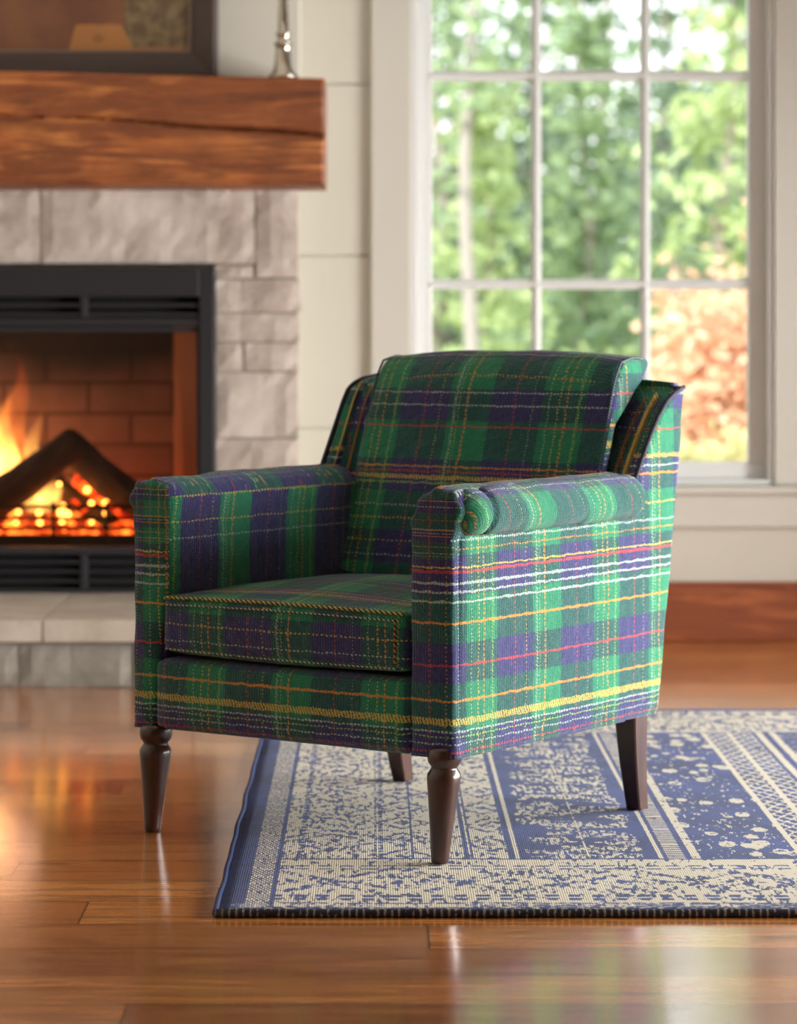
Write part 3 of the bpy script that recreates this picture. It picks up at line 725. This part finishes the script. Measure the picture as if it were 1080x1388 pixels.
# plaid coordinates in cells
def vz(z): return (z - .302) / .142
def uS(y): return (y + .212) / .198
def uX(x): return (x + .125) / .182
def uv_front(c, n, ctr): return (uX(c.x), vz(c.z))
def wob(p, a=.0016, f=14, s=0):
    p = Vector(p); q = p * f + Vector((s, s * .3, 0)); return p + Vector((noise.noise(q), noise.noise(q + Vector((9, 0, 0))), noise.noise(q + Vector((0, 9, 0))))) * a
def rbox(x0, x1, y0, y1, z0, z1, r, n=16, puff=(0, 0, 0), defo=None, w=.0014, seed=0):
    """rounded, slightly puffed box; returns verts, faces"""
    bm = bmesh.new(); bmesh.ops.create_cube(bm, size=2)
    bmesh.ops.subdivide_edges(bm, edges=bm.edges[:], cuts=n, use_grid_fill=True)
    hx, hy_, hz = (x1 - x0) / 2, (y1 - y0) / 2, (z1 - z0) / 2; c = Vector(((x0 + x1) / 2, (y0 + y1) / 2, (z0 + z1) / 2))
    h = (hx, hy_, hz)
    for v in bm.verts:
        q = v.co.copy(); p = Vector()
        # concentrate vertices near the edges
        t = [math.sin(q[i] * PI / 2) * .55 + q[i] * .45 for i in range(3)]
        P = Vector([t[i] * h[i] for i in range(3)])
        I = Vector([max(-h[i] + r, min(h[i] - r, P[i])) for i in range(3)])
        d = P - I
        if d.length > 1e-9: P = I + d.normalized() * r
        else: P = P
        f = [1 - min(1, abs(P[i] / h[i])) ** 2 for i in range(3)]
        s_ = [1 if P[i] > 0 else -1 for i in range(3)]
        if abs(q[0]) > .999: P.x += s_[0] * puff[0] * f[1] * f[2]
        if abs(q[1]) > .999: P.y += s_[1] * puff[1] * f[0] * f[2]
        if abs(q[2]) > .999: P.z += s_[2] * puff[2] * f[0] * f[1]
        P += c
        if defo: P = defo(P, q)
        v.co = wob(P, w, 16, seed)
    bmesh.ops.recalc_face_normals(bm, faces=bm.faces)
    vs = [v.co.copy() for v in bm.verts]; bm.verts.index_update(); fs = [tuple(v.index for v in f.verts) for f in bm.faces]; bm.free()
    return vs, fs
def part(name, vs, fs, uvf, parent=ac, mat=PLAID, label=None):
    o = mesh_obj(name, vs, fs, mat, parent, True, uvf)
    if label: o['label'] = label
    return o
ZB = .181
# --- seat frame (front rail and box under the cushion)
def uv_rail(c, n, ctr):
    if abs(n.z) > .7: return (uX(c.x), vz(.303) + (c.y + .343) / .142)
    return (uX(c.x), vz(c.z)) if abs(n.y) >= abs(n.x) * .6 else (uS(c.y), vz(c.z))
vs, fs = rbox(-.284, .250, -.343, .33, ZB, .304, .016, 18, (0, .006, 0), seed=2); part('seat_frame', vs, fs, uv_rail)
# --- side panels, following the arm and the wing of the back
def y_rear(z): return .335 + .168 * (z - .18)
WING = [(.52, .20), (.583, .236), (.63, .268), (.682, .306), (.715, .335), (.74, .364), (.756, .395), (.766, .43)]
WINGL = [(.52, .185), (.605, .213), (.69, .262), (.735, .288), (.758, .305), (.773, .335), (.780, .375), (.784, .43)]
def y_wing(z, W_=None):
    WING = W_ or globals()['WING']
    if z <= WING[0][0]: return WING[0][1]
    for (a, b), (c, d) in zip(WING[:-1], WING[1:]):
        if z <= c: return b + (d - b) * (z - a) / (c - a)
    return WING[-1][1]
def side_panel(sg):
    mb = MB(); t0, t1 = .300, .335; WZ = WING if sg > 0 else WINGL; zt_ = .768 if sg > 0 else .786
    zs = [ZB + (.556 - ZB) * i / 26 for i in range(27)] + [.5575 + (zt_ - .5575) * i / 22 for i in range(23)]
    rings = []
    for i, z in enumerate(zs):
        ya = -.329 + .010 * max(0, (z - .2) / .36) if i < 27 else y_wing(z, WZ)
        yb = y_rear(z); yb = max(yb, ya + .004); n = 24; out = []; inn = []
        eb = .010 if z in (zs[0], zs[-1]) else (.003 if i in (1, 48) else 0)
        ts = [0, .005, .013] + [.013 + (max(yb - ya, .03) - .026) * k / 20 for k in range(1, 20)] + [max(yb - ya, .03) - .013, max(yb - ya, .03) - .005, max(yb - ya, .03)]
        sc_ = (yb - ya) / ts[-1]; n = len(ts) - 1
        for k in range(n + 1):
            y = ya + ts[k] * sc_; s_ = ts[k] / ts[-1]; e = min(k, n - k)
            d = {0: .010, 1: .003, 2: .0008}.get(e, 0) if (yb - ya) > .1 else {0: .010, 1: .004}.get(e, 0)
            px = t1 + .004 * math.sin(PI * s_) * math.sin(PI * min(1, (z - ZB) / .38)) - max(d, eb)
            q = wob((px, y, z), .0018, 13, 5); out.append((sg * q.x, q.y, z + (q.z - z) * .5))
        for k in range(n, -1, -1):
            inn.append((sg * t0, ya + (yb - ya) * k / n, z))
        rings.append(out + inn)
    mb.loft(rings); 
    off = 0 if sg > 0 else .4
    return part('side_panel', mb.v, mb.f, lambda c, n, ctr: (uS(c.y), vz(c.z)) if abs(n.x) > .35 or abs(n.y) < .6 else (uX(c.x), vz(c.z)))
side_panel(1); side_panel(-1)
# --- armrests
def arc(cx_, cz_, rx, rz, a0, a1, n): return [(cx_ + rx * math.cos(math.radians(a0 + (a1 - a0) * i / n)), cz_ + rz * math.sin(math.radians(a0 + (a1 - a0) * i / n))) for i in range(n + 1)]
# right arm cross-section (x,z), anticlockwise seen from the front
def dens(poly, step=.012):
    out = []
    for i, p in enumerate(poly):
        q = poly[(i + 1) % len(poly)]; L = math.hypot(q[0] - p[0], q[1] - p[1]); n = max(1, int(L / step))
        out += [(p[0] + (q[0] - p[0]) * k / n, p[1] + (q[1] - p[1]) * k / n) for k in range(n)]
    return out
AR = [(.243, ZB), (.334, ZB), (.331, .40), (.331, .53)] + arc(.316, .583, .030, .034, -40, 80, 8) + arc(.303, .545, .0605, .0745, 96, 180, 14) + [(.2425, .50)]
AR = dens(AR)
AL = [(.284, ZB), (.335, ZB), (.333, .44), (.335, .545)] + arc(.318, .580, .026, .030, -20, 70, 8) + arc(.292, .574, .046, .041, 95, 172, 10) + [(.252, .54), (.254, .42), (.272, .32)]
AL = dens(AL)
def arm(sg, poly, front, rr, inset_in):
    ys = [0, .002, .006, .012, .020, .030] + [.045 + .02 * k for k in range(26)]
    cxp = sum(p[0] for p in poly) / len(poly); rings = []
    n = len(poly)
    # outward normals of the polygon for insetting
    nr = []
    for i in range(n):
        a = poly[i - 1]; b = poly[(i + 1) % n]; t = Vector((b[0] - a[0], b[1] - a[1])).normalized(); nr.append(Vector((t.y, -t.x)))
    for yy in ys:
        ring = []
        for i, (x, z) in enumerate(poly):
            inner = nr[i].x < -.3
            dep, r = (inset_in * 2.4, inset_in) if inner else (rr, rr)
            if nr[i].y > .5: dep, r = rr * 2.2, rr * 1.3
            k = max(0, 1 - yy / dep); ins_ = r * (1 - math.sqrt(max(0, 1 - k * k)))
            X = x - nr[i].x * ins_; Z = max(ZB, z - nr[i].y * ins_) if z > ZB + .001 else ZB
            # gathered pleats over the top of the front
            pl = 0
            if z > .5 and yy < .05:
                an = math.atan2(z - .545, (x - .325)); pl = .0030 * math.sin(an * 13 + 1.0 + yy * 30) * min(1, (z - .5) / .05) * (1 - yy / .05)
            q = wob((X + nr[i].x * pl, front + yy - abs(pl) * .5, Z + nr[i].y * pl), .0018, 20, 3 + sg)
            ring.append((sg * q.x, q.y, q.z if z > ZB + .001 else ZB))
        rings.append(ring)
    mb = MB(); mb.loft(rings, False)
    # front cap as a fan with a puffed centre
    base = len(mb.v); r0 = rings[0]; nc = 4; prev = list(range(n))
    spine = []
    cfun = lambda p: (sg * min(max(abs(p[0]), (.290 if sg > 0 else .308)), (.290 if sg > 0 else .308)), p[2])
    for L in range(1, nc + 1):
        t = L / nc; ids = []
        for i in range(n):
            cx0, _ = cfun(r0[i]); cz0 = min(max(r0[i][2], ZB + .02), .57)
            X = r0[i][0] + (cx0 - r0[i][0]) * t; Z = r0[i][2] + (cz0 - r0[i][2]) * t
            ids.append(len(mb.v)); q = wob((X, front - .003 * math.sin(t * PI / 2), Z), .0012, 26, 8); mb.v.append((q.x, q.y, q.z if Z > ZB + .003 else ZB))
        for i in range(n):
            j = (i + 1) % n; mb.f.append((prev[i], prev[j], ids[j], ids[i])); mb.m.append(0)
        prev = ids
    def uvf(c, nn, ctr):
        if nn.y < -.55: 
            k = max(0, c.z - .5) 
            return (uX(c.x) + (.0 if sg > 0 else .55), vz(c.z) + k * 14 )
        if nn.z > .4 or ctr.z > .585: return (uS(c.y), vz(.60) + (abs(c.x) - .26) * 7 * (1 if nn.x * sg > 0 else 1) * .4)
        return (uS(c.y) + .485, 64 + 4.10 + (c.z - .51) / .142) if sg < 0 and c.z > .40 else (uS(c.y), vz(c.z))
    return part('armrest', mb.v, mb.f, uvf)
ar_r = arm(1, AR, -.337, .010, .012); ar_l = arm(-1, AL, -.337, .008, .013)
# --- scroll roll along the outside top of each arm
def roll(sg, parent, y0=-.328):
    y1 = .240; cx_, cz_ = .331, .5755; rings = []; n = 28; ns = 110
    for i in range(ns + 1):
        t = i / ns; y = y0 + (y1 - y0) * t
        dend = (y1 - y); dst = (y - y0)
        r = 1.0
        if dend < .03: r = math.sqrt(max(0.0, 1 - (1 - dend / .03) ** 2)) * .9 + .1
        if dst < .034: r = min(r, math.sqrt(max(0.02, 1 - (1 - dst / .034) ** 2)))
        r *= .93 + .07 * min(1, dst / .09)
        r -= .20 * math.exp(-((y + .268) / .005) ** 2) + .03 * math.exp(-((y - .03) / .010) ** 2)
        ring = []
        for k in range(n):
            a = 2 * PI * k / n; rx, rz = .0405 * r, .0405 * r
            rz *= 1.0 if math.sin(a) > 0 else .96
            q = wob((cx_ + rx * math.cos(a), y, cz_ + rz * math.sin(a)), .0024, 18, 11); ring.append((sg * q.x, q.y, q.z))
        rings.append(ring)
    mb = MB(); mb.loft(rings)
    def uvf(c, nn, ctr):
        a = math.atan2(ctr.z - cz_, abs(ctr.x) - cx_); a2 = math.atan2(c.z - cz_, abs(c.x) - cx_)
        if a2 - a > PI: a2 -= 2 * PI
        if a - a2 > PI: a2 += 2 * PI
        return (uS(c.y) + .35 + .1 * math.sin(a2), 3.786 + a2 * .285)
    o = part('armrest_roll', mb.v, mb.f, uvf, parent)
    return o
roll(1, ar_r)
roll(-1, ar_l, -.17)
# --- back shell with wings
rings = []
zs = [ZB + (.74 - ZB) * i / 30 for i in range(31)] + [.75, .758, .765, .770, .773]
for i, z in enumerate(zs):
    yr = y_rear(z); top_ = max(0, (z - .735) / .038); yrr = yr - .018 * top_ ** 2; xo = .326 - .012 * top_ ** 2
    def sidepts(sg):
        dz = .012 * max(0, min(1, (z - .60) / .17)) if sg < 0 else 0; zz = z + dz
        yf = min(y_wing(zz, WING if sg > 0 else WINGL) if z > .5 else .20, yr - .004)
        inn = min(max(.165 + .345 * (z - .42) + .026, yf + .015), yr - .006)
        back = min(yf + .09, yr - (.03 if z < .74 else .010))
        return [(sg * xo, yrr - .012), (sg * xo, yf + .006), (sg * (xo - .006), yf), (sg * (xo - .025), yf + (inn - yf) * .30), (sg * .262, yf + (inn - yf) * .8), (sg * .245, inn + .004), (sg * .225, max(back, inn + .006))], back
    Lp, b1 = sidepts(-1); Rp, b2 = sidepts(1); b_ = min((b1 + b2) / 2 + .01, yr - .005)
    pts = Lp + [(-.225 + .45 * k / 8, max(b_, .0)) for k in range(1, 8)] + Rp[::-1]
    pts += [(xo - .012, yrr)] + [(xo - .012 - 2 * (xo - .012) * k / 12, yrr + .004 * math.sin(PI * k / 12)) for k in range(1, 12)] + [(-xo + .012, yrr)]
    dzf = lambda x: (.012 * max(0, min(1, (z - .60) / .17)) * max(0, -x / .33))
    rings.append([tuple(wob((x, y, z + .014 * top_ * math.cos(x / .33 * PI / 2) + dzf(x)), .0015, 14, 21)) for x, y in pts])
mb = MB(); mb.loft(rings)
def uv_back(c, n, ctr):
    if abs(n.x) > .85: return (uS(c.y), vz(c.z))
    return ((c.x + .182) / .2 + (c.y - .3) * 4, vz(c.z) * 1.05 + 1.2)
bk = part('backrest', mb.v, mb.f, uv_back)
def piping(pts, parent, r=.0042, mat=PIPE, label=None):
    o = MB().tube(pts, r, 8).build('piping', mat, parent, smooth=True)
    if label: o['label'] = label
    return o
GOLD = simple('gold_thread', (196, 168, 84), .8); OST_ = simple('ochre_thread', (190, 126, 56), .8)
for sg, WZ, zt_ in ((1, WING, .768), (-1, WINGL, .785)):
    pts = [(sg * .331, y_wing(z, WZ) - .001, z) for z in [.57 + (zt_ - .002 - .57) * k / 30 for k in range(31)]]
    piping(pts, bk, .0042, label='dark navy piping along the wing edge')
    for off, ln, ms in ((.018, .012, .0018), (.042, .006, .0010)):
        mb = MB()
        for k in range(34):
            z = .60 + (zt_ - .02 - .60) * k / 34
            yf = y_wing(z, WZ); cf = .165 + .345 * (z - .42) + .026; inn = max(cf, yf + .015); x_ = .326 - off; t_ = (off - .025) / .039 * .5 + .30 if off > .025 else off / .025 * .30
            y_ = yf + (inn - yf) * t_ - .002
            mb.tube([(sg * (x_ + .002), y_, z), (sg * (x_ - .004), y_ + .0005, z + ln)], ms, 5)
        mb.build('stitching', GOLD if off < .03 else OST_, bk, smooth=True)
# --- seat cushion
def cdef(P, q):
    # slightly softer front edge
    fr = max(0, min(1, (-.15 - P.y) / .2))
    P.z -= .004 * fr * (1 if P.z > .37 else 0)
    if P.z < .34: P.z += .004 * abs(P.x / .25) ** 2
    return P
SC = (-.2665, .2425, -.3405, .20, .312, .415)
vs, fs = rbox(*SC, .013, 24, (0, .008, .022), cdef, .0018, 31)
def uv_seat(c, n, ctr):
    u_ = uX(c.x)
    if n.z > .45: return (u_, 3.82 + vz(.42) + (c.y + .34) / .142)
    if abs(n.x) > .7: return (uS(c.y), vz(c.z) + 3.85)
    return (u_, vz(c.z) + 3.85)
sc = part('seat_cushion', vs, fs, uv_seat)
def stitch_mat(name, c1, c2, freq):
    g = N(name); x, y, z = g.coord(); d = ((x + y + z * 1.3) * freq).mod(1.0)
    n = g.noise(g.vec(x, y, z), 90, 2)
    return g.fin(g.mix(d.gt(.52).max(n.gt(.66)), srgb(*c1), srgb(*c2)), .8, g.bump(d, .5, .002))
YST = stitch_mat('yellow_stitched_piping', (206, 182, 92), (30, 64, 52), 95); WST = stitch_mat('white_stitching', (196, 190, 170), (30, 40, 66), 110); OST = stitch_mat('orange_stitching', (206, 132, 58), (34, 40, 50), 85)
def lin(a, b, n=30, puff=(0, 0, 0)):
    a, b = Vector(a), Vector(b); return [a.lerp(b, k / n) + Vector(puff) * math.sin(PI * k / n) for k in range(n + 1)]
SEAM = stitch_mat('seam_stitching', (104, 126, 130), (22, 30, 48), 120)
def fpt(x, z): return (x, -.3415, z)
piping(lin((-.262, -.339, .4095), (.238, -.339, .4095), puff=(0, -.002, .0035)), sc, .0027, YST, 'yellow stitched piping along the front top edge')
piping(lin((-.258, -.3435, .398), (.236, -.3435, .398), puff=(0, -.0035, .003)), sc, .0013, WST, 'white stitch line')
piping(lin((-.258, -.3415, .322), (.236, -.3415, .320), puff=(0, -.004, -.002)), sc, .0014, WST, 'white stitch line')
piping(lin((.2225, -.3435, .326), (.2225, -.3435, .402), 12), sc, .0018, OST, 'orange stitch line')
# --- back cushion, leaning on the back
def lean(P, q):
    z = P.z
    th_ = .26 + .74 * max(0, min(1, (z - .70) / .08)); P.y = .165 + (P.y - .165) * th_
    P.y += .345 * (z - .42)
    # rolled top: the upper edge curls back
    tt = max(0, (z - .76) / .065); P.y += .02 * tt * tt
    # corners round off a little
    P.x *= 1 - .02 * max(0, (.5 - z) / .1) 
    cr = abs(P.x / .27) ** 4
    if z > .7: P.z -= .008 * cr * tt
    return P
vs, fs = rbox(-.262, .268, .165, .275, .418, .826, .020, 22, (.004, .020, .006), lean, .0026, 41)
def uv_bc(c, n, ctr):
    zz = c.z
    if abs(n.x) > .75: return (uS(c.y), vz(c.z) + 5)
    u_ = (c.x + .182) / .2
    if n.z > .55: return (u_, 6 + (.822 - .702) / .13 + (c.y - .31) / .13)
    return (u_, 6 + (zz - .702) / .13)
bc = part('back_cushion', vs, fs, uv_bc)
for sx_ in (-1, 1):
    xx = -.262 if sx_ < 0 else .268
    pts = []
    for k in range(31):
        z = .44 + (.812 - .44) * k / 30; tt = max(0, (z - .76) / .065); pts.append((xx - sx_ * .004, .1685 + .345 * (z - .42) + .02 * tt * tt, z))
    pts += [(xx - sx_ * .004, .345 + .012 * k, .818 + .002 * math.sin(k)) for k in range(1, 5)]
    piping(pts, bc, .0022, SEAM)
# --- legs
def leg_front(x, y, dx=0, dy=0):
    prof = [(0, 0), (.0125, 0), (.0142, .003), (.0148, .008), (.0185, .05), (.0235, .10), (.0268, .128), (.0278, .137), (.0270, .143), (.0225, .150), (.0212, .153), (.0228, .156), (.0272, .162), (.0288, .170), (.0286, .178), (.0265, .186), (.0, .186)]
    mb = MB(); mb.lathe(prof, 36)
    vs = [(v[0] + x + dx * (1 - v[2] / .181), v[1] + y + dy * (1 - v[2] / .181), v[2] + z0) for v in mb.v]
    return mesh_obj('leg', vs, mb.f, LEGW, ac, True)
z0 = .0; leg_front(-.300, -.315, -.004, -.006)
z0 = .0118; o = leg_front(.304, -.318, 0, -.016)
def leg_rear(x, y, back):
    rings = []
    for i in range(17):
        t = i / 16; z = .0118 + (.19 - .0118) * t; w_ = .0145 + .0075 * t; d_ = .0155 + .0085 * t; cy = y + back * (1 - t) ** 1.7
        c = .0025; ring = [(-w_ + c, -d_), (w_ - c, -d_), (w_, -d_ + c), (w_, d_ - c), (w_ - c, d_), (-w_ + c, d_), (-w_, d_ - c), (-w_, -d_ + c)]
        rings.append([(x + a, cy + b, z) for a, b in ring])
    return MB().loft(rings).build('leg', LEGW, ac)
leg_rear(.304, .283, .022); leg_rear(-.222, .300, .03)

# ------------------------------------------------------------------ outdoors
g = N('meadow_grass'); x, y, z = g.coord(); nn = g.noise(g.vec(x, y, z), 3, 5, .6)
GRASS = g.fin(g.mix(nn.smooth(.3, .7), srgb(120, 132, 70), srgb(176, 172, 110)), .9)
def foliage_mat(name, a, b):
    g = N(name); rnd = V(g, g.new('ShaderNodeNewGeometry').outputs['Random Per Island'])
    c = g.mix(rnd, srgb(*a), srgb(*b)); g.fin(c, .6)
    tl_ = g.new('ShaderNodeBsdfTranslucent'); g.put(tl_.inputs['Color'], c); mx = g.new('ShaderNodeMixShader'); mx.inputs[0].default_value = .35
    g.nt.links.new(g.bsdf.outputs[0], mx.inputs[1]); g.nt.links.new(tl_.outputs[0], mx.inputs[2]); g.nt.links.new(mx.outputs[0], g.out.inputs['Surface']); return g.mat
FOL = [foliage_mat('fresh_green_leaves', (150, 170, 116), (192, 206, 150)), foliage_mat('mid_green_needles', (122, 146, 108), (158, 178, 134)), foliage_mat('deep_green_needles', (98, 120, 98), (128, 148, 120)), foliage_mat('autumn_orange_leaves', (226, 176, 142), (242, 206, 178)), foliage_mat('yellow_green_grass_leaves', (184, 184, 126), (214, 206, 152))]  # outdoor haze is put into these leaf colours: lightened and greyed
BARK = simple('grey_bark', (142, 132, 124), .9, bumps=(20, .6))
mb = MB(); nx = 40; 
gv = [(-30 + 90 * i / nx, YW + .4 + 60 * j / nx, -.35 + .6 * noise.noise(Vector((i * .3, j * .3, 0))) * min(1, j / 6)) for j in range(nx + 1) for i in range(nx + 1)]
gf = [(j * (nx + 1) + i, j * (nx + 1) + i + 1, (j + 1) * (nx + 1) + i + 1, (j + 1) * (nx + 1) + i) for j in range(nx) for i in range(nx)]
tag(mesh_obj('lawn', gv, gf, GRASS), kind='structure')
def leaf(mb, p, s_, r):
    a = Vector((r.gauss(0, 1), r.gauss(0, 1), r.gauss(0, .7))).normalized(); b = a.cross(Vector((r.gauss(0, 1), r.gauss(0, 1), r.gauss(0, 1)))).normalized()
    c = a.cross(b) * .12 * s_
    mb.add([p - a * s_, p + b * s_ * .45 + c, p + a * s_, p - b * s_ * .45 + c], [(0, 1, 2), (0, 2, 3)])
def conifer(x, y, h, rad, mat, label, seed, dens_=1.0, ls=.075, zlow=.0, grp='trees outside the window'):
    r = random.Random(seed); t = empty('conifer_tree', (x, y, -.4)); tag(t, label, 'tree', grp)
    n = 14; MB().tube([(.05 * math.sin(k * .7 + seed), .05 * math.cos(k + seed), h * k / n) for k in range(n + 1)], [max(.012, .11 * (1 - k / n) * (h / 8)) for k in range(n + 1)], 9).build('trunk', BARK, t, smooth=True)
    mb = MB(); z = zlow
    while z < h * .98:
        f = 1 - z / h; nb = r.randint(4, 7)
        for _ in range(nb):
            az = r.uniform(0, 2 * PI); L = rad * (f ** .75) * r.uniform(.55, 1.1); d = Vector((math.cos(az), math.sin(az), 0)); nst = max(2, int(L / .14))
            for k in range(nst):
                s_ = (k + .5) / nst; p = d * L * s_ + Vector((0, 0, z + .12 * L * s_ - .35 * L * s_ * s_))
                for _ in range(int(5 * dens_) + 1):
                    q = p + Vector((r.gauss(0, .10), r.gauss(0, .10), r.gauss(-.03, .05)))
                    leaf(mb, q, ls * r.uniform(.6, 1.25), r)
        z += r.uniform(.16, .30)
    mb.build('foliage', mat, t); return t
def at(px, Y): return (px - CX) * Y / F
# shape near to far ; px is where the trunk stands in the window
conifer(at(985, 17), 17, 4.2, .95, FOL[0], 'bright green young conifer at the right side of the window', 1, 1.3, .07)
conifer(at(655, 19), 19, 3.1, .75, FOL[0], 'bright green conifer low in the left window panes beside the pale trunk', 2, 1.2, .075)
conifer(at(790, 21), 21, 3.9, 1.0, FOL[1], 'mid green conifer in the middle window panes', 3, 1.2, .085)
conifer(at(590, 22), 22, 5.2, 1.0, FOL[1], 'mid green conifer at the left edge of the window', 4, .45, .08)
conifer(at(905, 24), 24, 5.4, 1.2, FOL[2], 'dark green conifer behind the right muntin of the window', 5, .8, .09)
conifer(at(720, 27), 27, 5.2, 1.2, FOL[2], 'dark green conifer behind the left muntin of the window', 6, .9, .10)
conifer(at(820, 29), 29, 7.0, 1.2, FOL[2], 'tall thin dark conifer rising against the sky in the middle panes', 7, .35, .09)
conifer(at(1010, 28), 28, 7.5, 1.5, FOL[1], 'tall mid green conifer behind the bright one at the right', 8, .9, .10)
conifer(at(610, 30), 30, 7.0, 1.3, FOL[2], 'tall dark conifer behind the left window panes', 9, .4, .09)
for i, (px, Y, h, k) in enumerate([(540, 34, 4.4, 2), (650, 36, 4.2, 1), (745, 35, 4.0, 2), (850, 37, 4.4, 1), (930, 36, 4.7, 2), (1060, 34, 6, 1), (1120, 30, 6, 1), (470, 32, 6, 2), (1200, 30, 7, 2), (380, 28, 6, 1), (240, 33, 7, 2), (60, 30, 6, 1), (-150, 34, 7, 2), (-400, 31, 7, 1), (1420, 33, 7, 1), (1700, 30, 7, 2)]):
    conifer(at(px, Y), Y, h, 1.7, FOL[k], ['dense dark conifer in the far row of the wood behind the window', 'dense green conifer in the far row of the wood behind the window'][k == 1], 20 + i, 1.0, .13)
# pale bare trunk
t = empty('birch_tree', (at(636, 18), 18, -.4)); tag(t, 'slender tree with a pale grey trunk in the left window panes', 'tree')
MB().tube([(.03 * math.sin(k), 0, 5.5 * k / 12) for k in range(13)], [.055 * (1 - k / 16) for k in range(13)], 10).build('trunk', simple('pale_bark', (150, 142, 138), .8, bumps=(30, .3)), t, smooth=True)
r = random.Random(77); mb = MB(); 
for _ in range(1500):
    a = r.uniform(0, 2 * PI); z = r.uniform(2.6, 5.8); R = r.uniform(.1, .9); leaf(mb, Vector((R * math.cos(a), R * math.sin(a), z)), r.uniform(.04, .07), r)
mb.build('foliage', FOL[1], t)
# autumn shrub
def shrub(name, px, Y, h, w, mat, label, seed, n=2600):
    r = random.Random(seed); t = empty(name, (at(px, Y), Y, -.35)); tag(t, label, 'shrub')
    mb = MB(); st_ = MB()
    for _ in range(16):
        a = r.uniform(0, 2 * PI); L = r.uniform(.5, 1) ; e = Vector((math.cos(a) * w * L * .7, math.sin(a) * w * L * .7, h * r.uniform(.5, .9)))
        st_.tube([Vector((0, 0, 0)), e * .5 + Vector((0, 0, h * .1)), e], [.018, .012, .005], 6)
        for _ in range(n // 16): leaf(mb, e + Vector((r.gauss(0, w * .24), r.gauss(0, w * .24), r.gauss(0, h * .16))), r.uniform(.03, .055), r)
    st_.build('stem', BARK, t, smooth=True); mb.build('foliage', mat, t); return t
shrub('autumn_shrub', 965, 14.5, 1.28, .34, FOL[3], 'rounded shrub with pinkish-orange autumn leaves outside the lower right panes', 3, 3600)
shrub('autumn_shrub', 1050, 15.5, 1.1, .4, FOL[3], 'second orange autumn shrub partly hidden behind the right edge of the window', 4)
shrub('green_shrub', 940, 13.2, .62, .42, FOL[4], 'low yellow-green bush below the orange autumn shrub', 5, 3000)
shrub('green_shrub', 800, 16, .9, .5, FOL[0], 'low green bush in the centre behind the armchair back', 6, 3000)

# ------------------------------------------------------------------ light
wd = bpy.data.worlds.new('World'); C.world = wd; wd.use_nodes = True; nt = wd.node_tree; bg = nt.nodes['Background']
tc = nt.nodes.new('ShaderNodeTexCoord'); sp = nt.nodes.new('ShaderNodeSeparateXYZ'); rp = nt.nodes.new('ShaderNodeValToRGB')
nt.links.new(tc.outputs['Generated'], sp.inputs[0]); nt.links.new(sp.outputs[2], rp.inputs[0]); nt.links.new(rp.outputs[0], bg.inputs['Color'])
rp.color_ramp.elements[0].color = (.96, .98, 1, 1); rp.color_ramp.elements[1].color = (.74, .86, 1, 1); rp.color_ramp.elements[1].position = .7
bg.inputs['Strength'].default_value = 2.8
def area(name, loc, rot, sx_, sy_, e, col=(1, 1, 1), portal=False):
    l = bpy.data.lights.new(name, 'AREA'); l.shape = 'RECTANGLE'; l.size = sx_; l.size_y = sy_; l.energy = e; l.color = col
    if portal: l.cycles.is_portal = True
    o = link(bpy.data.objects.new(name, l)); o.location = loc; o.rotation_euler = rot; return o
area('daylight_right_window', (XR + .25, (RY0 + RY1) / 2, (RZ0 + RZ1) / 2), (0, PI / 2, 0), RZ1 - RZ0, RY1 - RY0, 430, (1, .98, .95))
area('daylight_back_window', ((wl + wr) / 2, YW + .2, 1.65), (-PI / 2, 0, 0), wr - wl, 2.4, 1, (1, 1, 1), True)
s = bpy.data.lights.new('sun', 'SUN'); s.energy = 7.8; s.angle = math.radians(3); s.color = (1, .95, .86); so = link(bpy.data.objects.new('sun', s)); so.rotation_euler = (math.radians(48), 0, math.radians(-25))

# ------------------------------------------------------------------ camera
cam = bpy.data.cameras.new('camera'); co_ = link(bpy.data.objects.new('camera', cam)); C.camera = co_
co_.location = (0, 0, H); co_.rotation_euler = (PI / 2, 0, 0)
cam.sensor_fit = 'HORIZONTAL'; cam.sensor_width = 36; cam.lens = F / 1080 * 36
cam.shift_x = (540 - CX) / 1080 ; cam.shift_y = -(694 - HY) / 1080
cam.clip_end = 200; cam.clip_start = .05
cam.dof.use_dof = True; cam.dof.focus_distance = 4.66; cam.dof.aperture_fstop = 5.2; cam.dof.aperture_blades = 0
C.view_settings.view_transform = 'Standard'; C.view_settings.look = 'None'; C.view_settings.gamma = 1; C.view_settings.use_curve_mapping = False
C.view_settings.exposure = 0.1
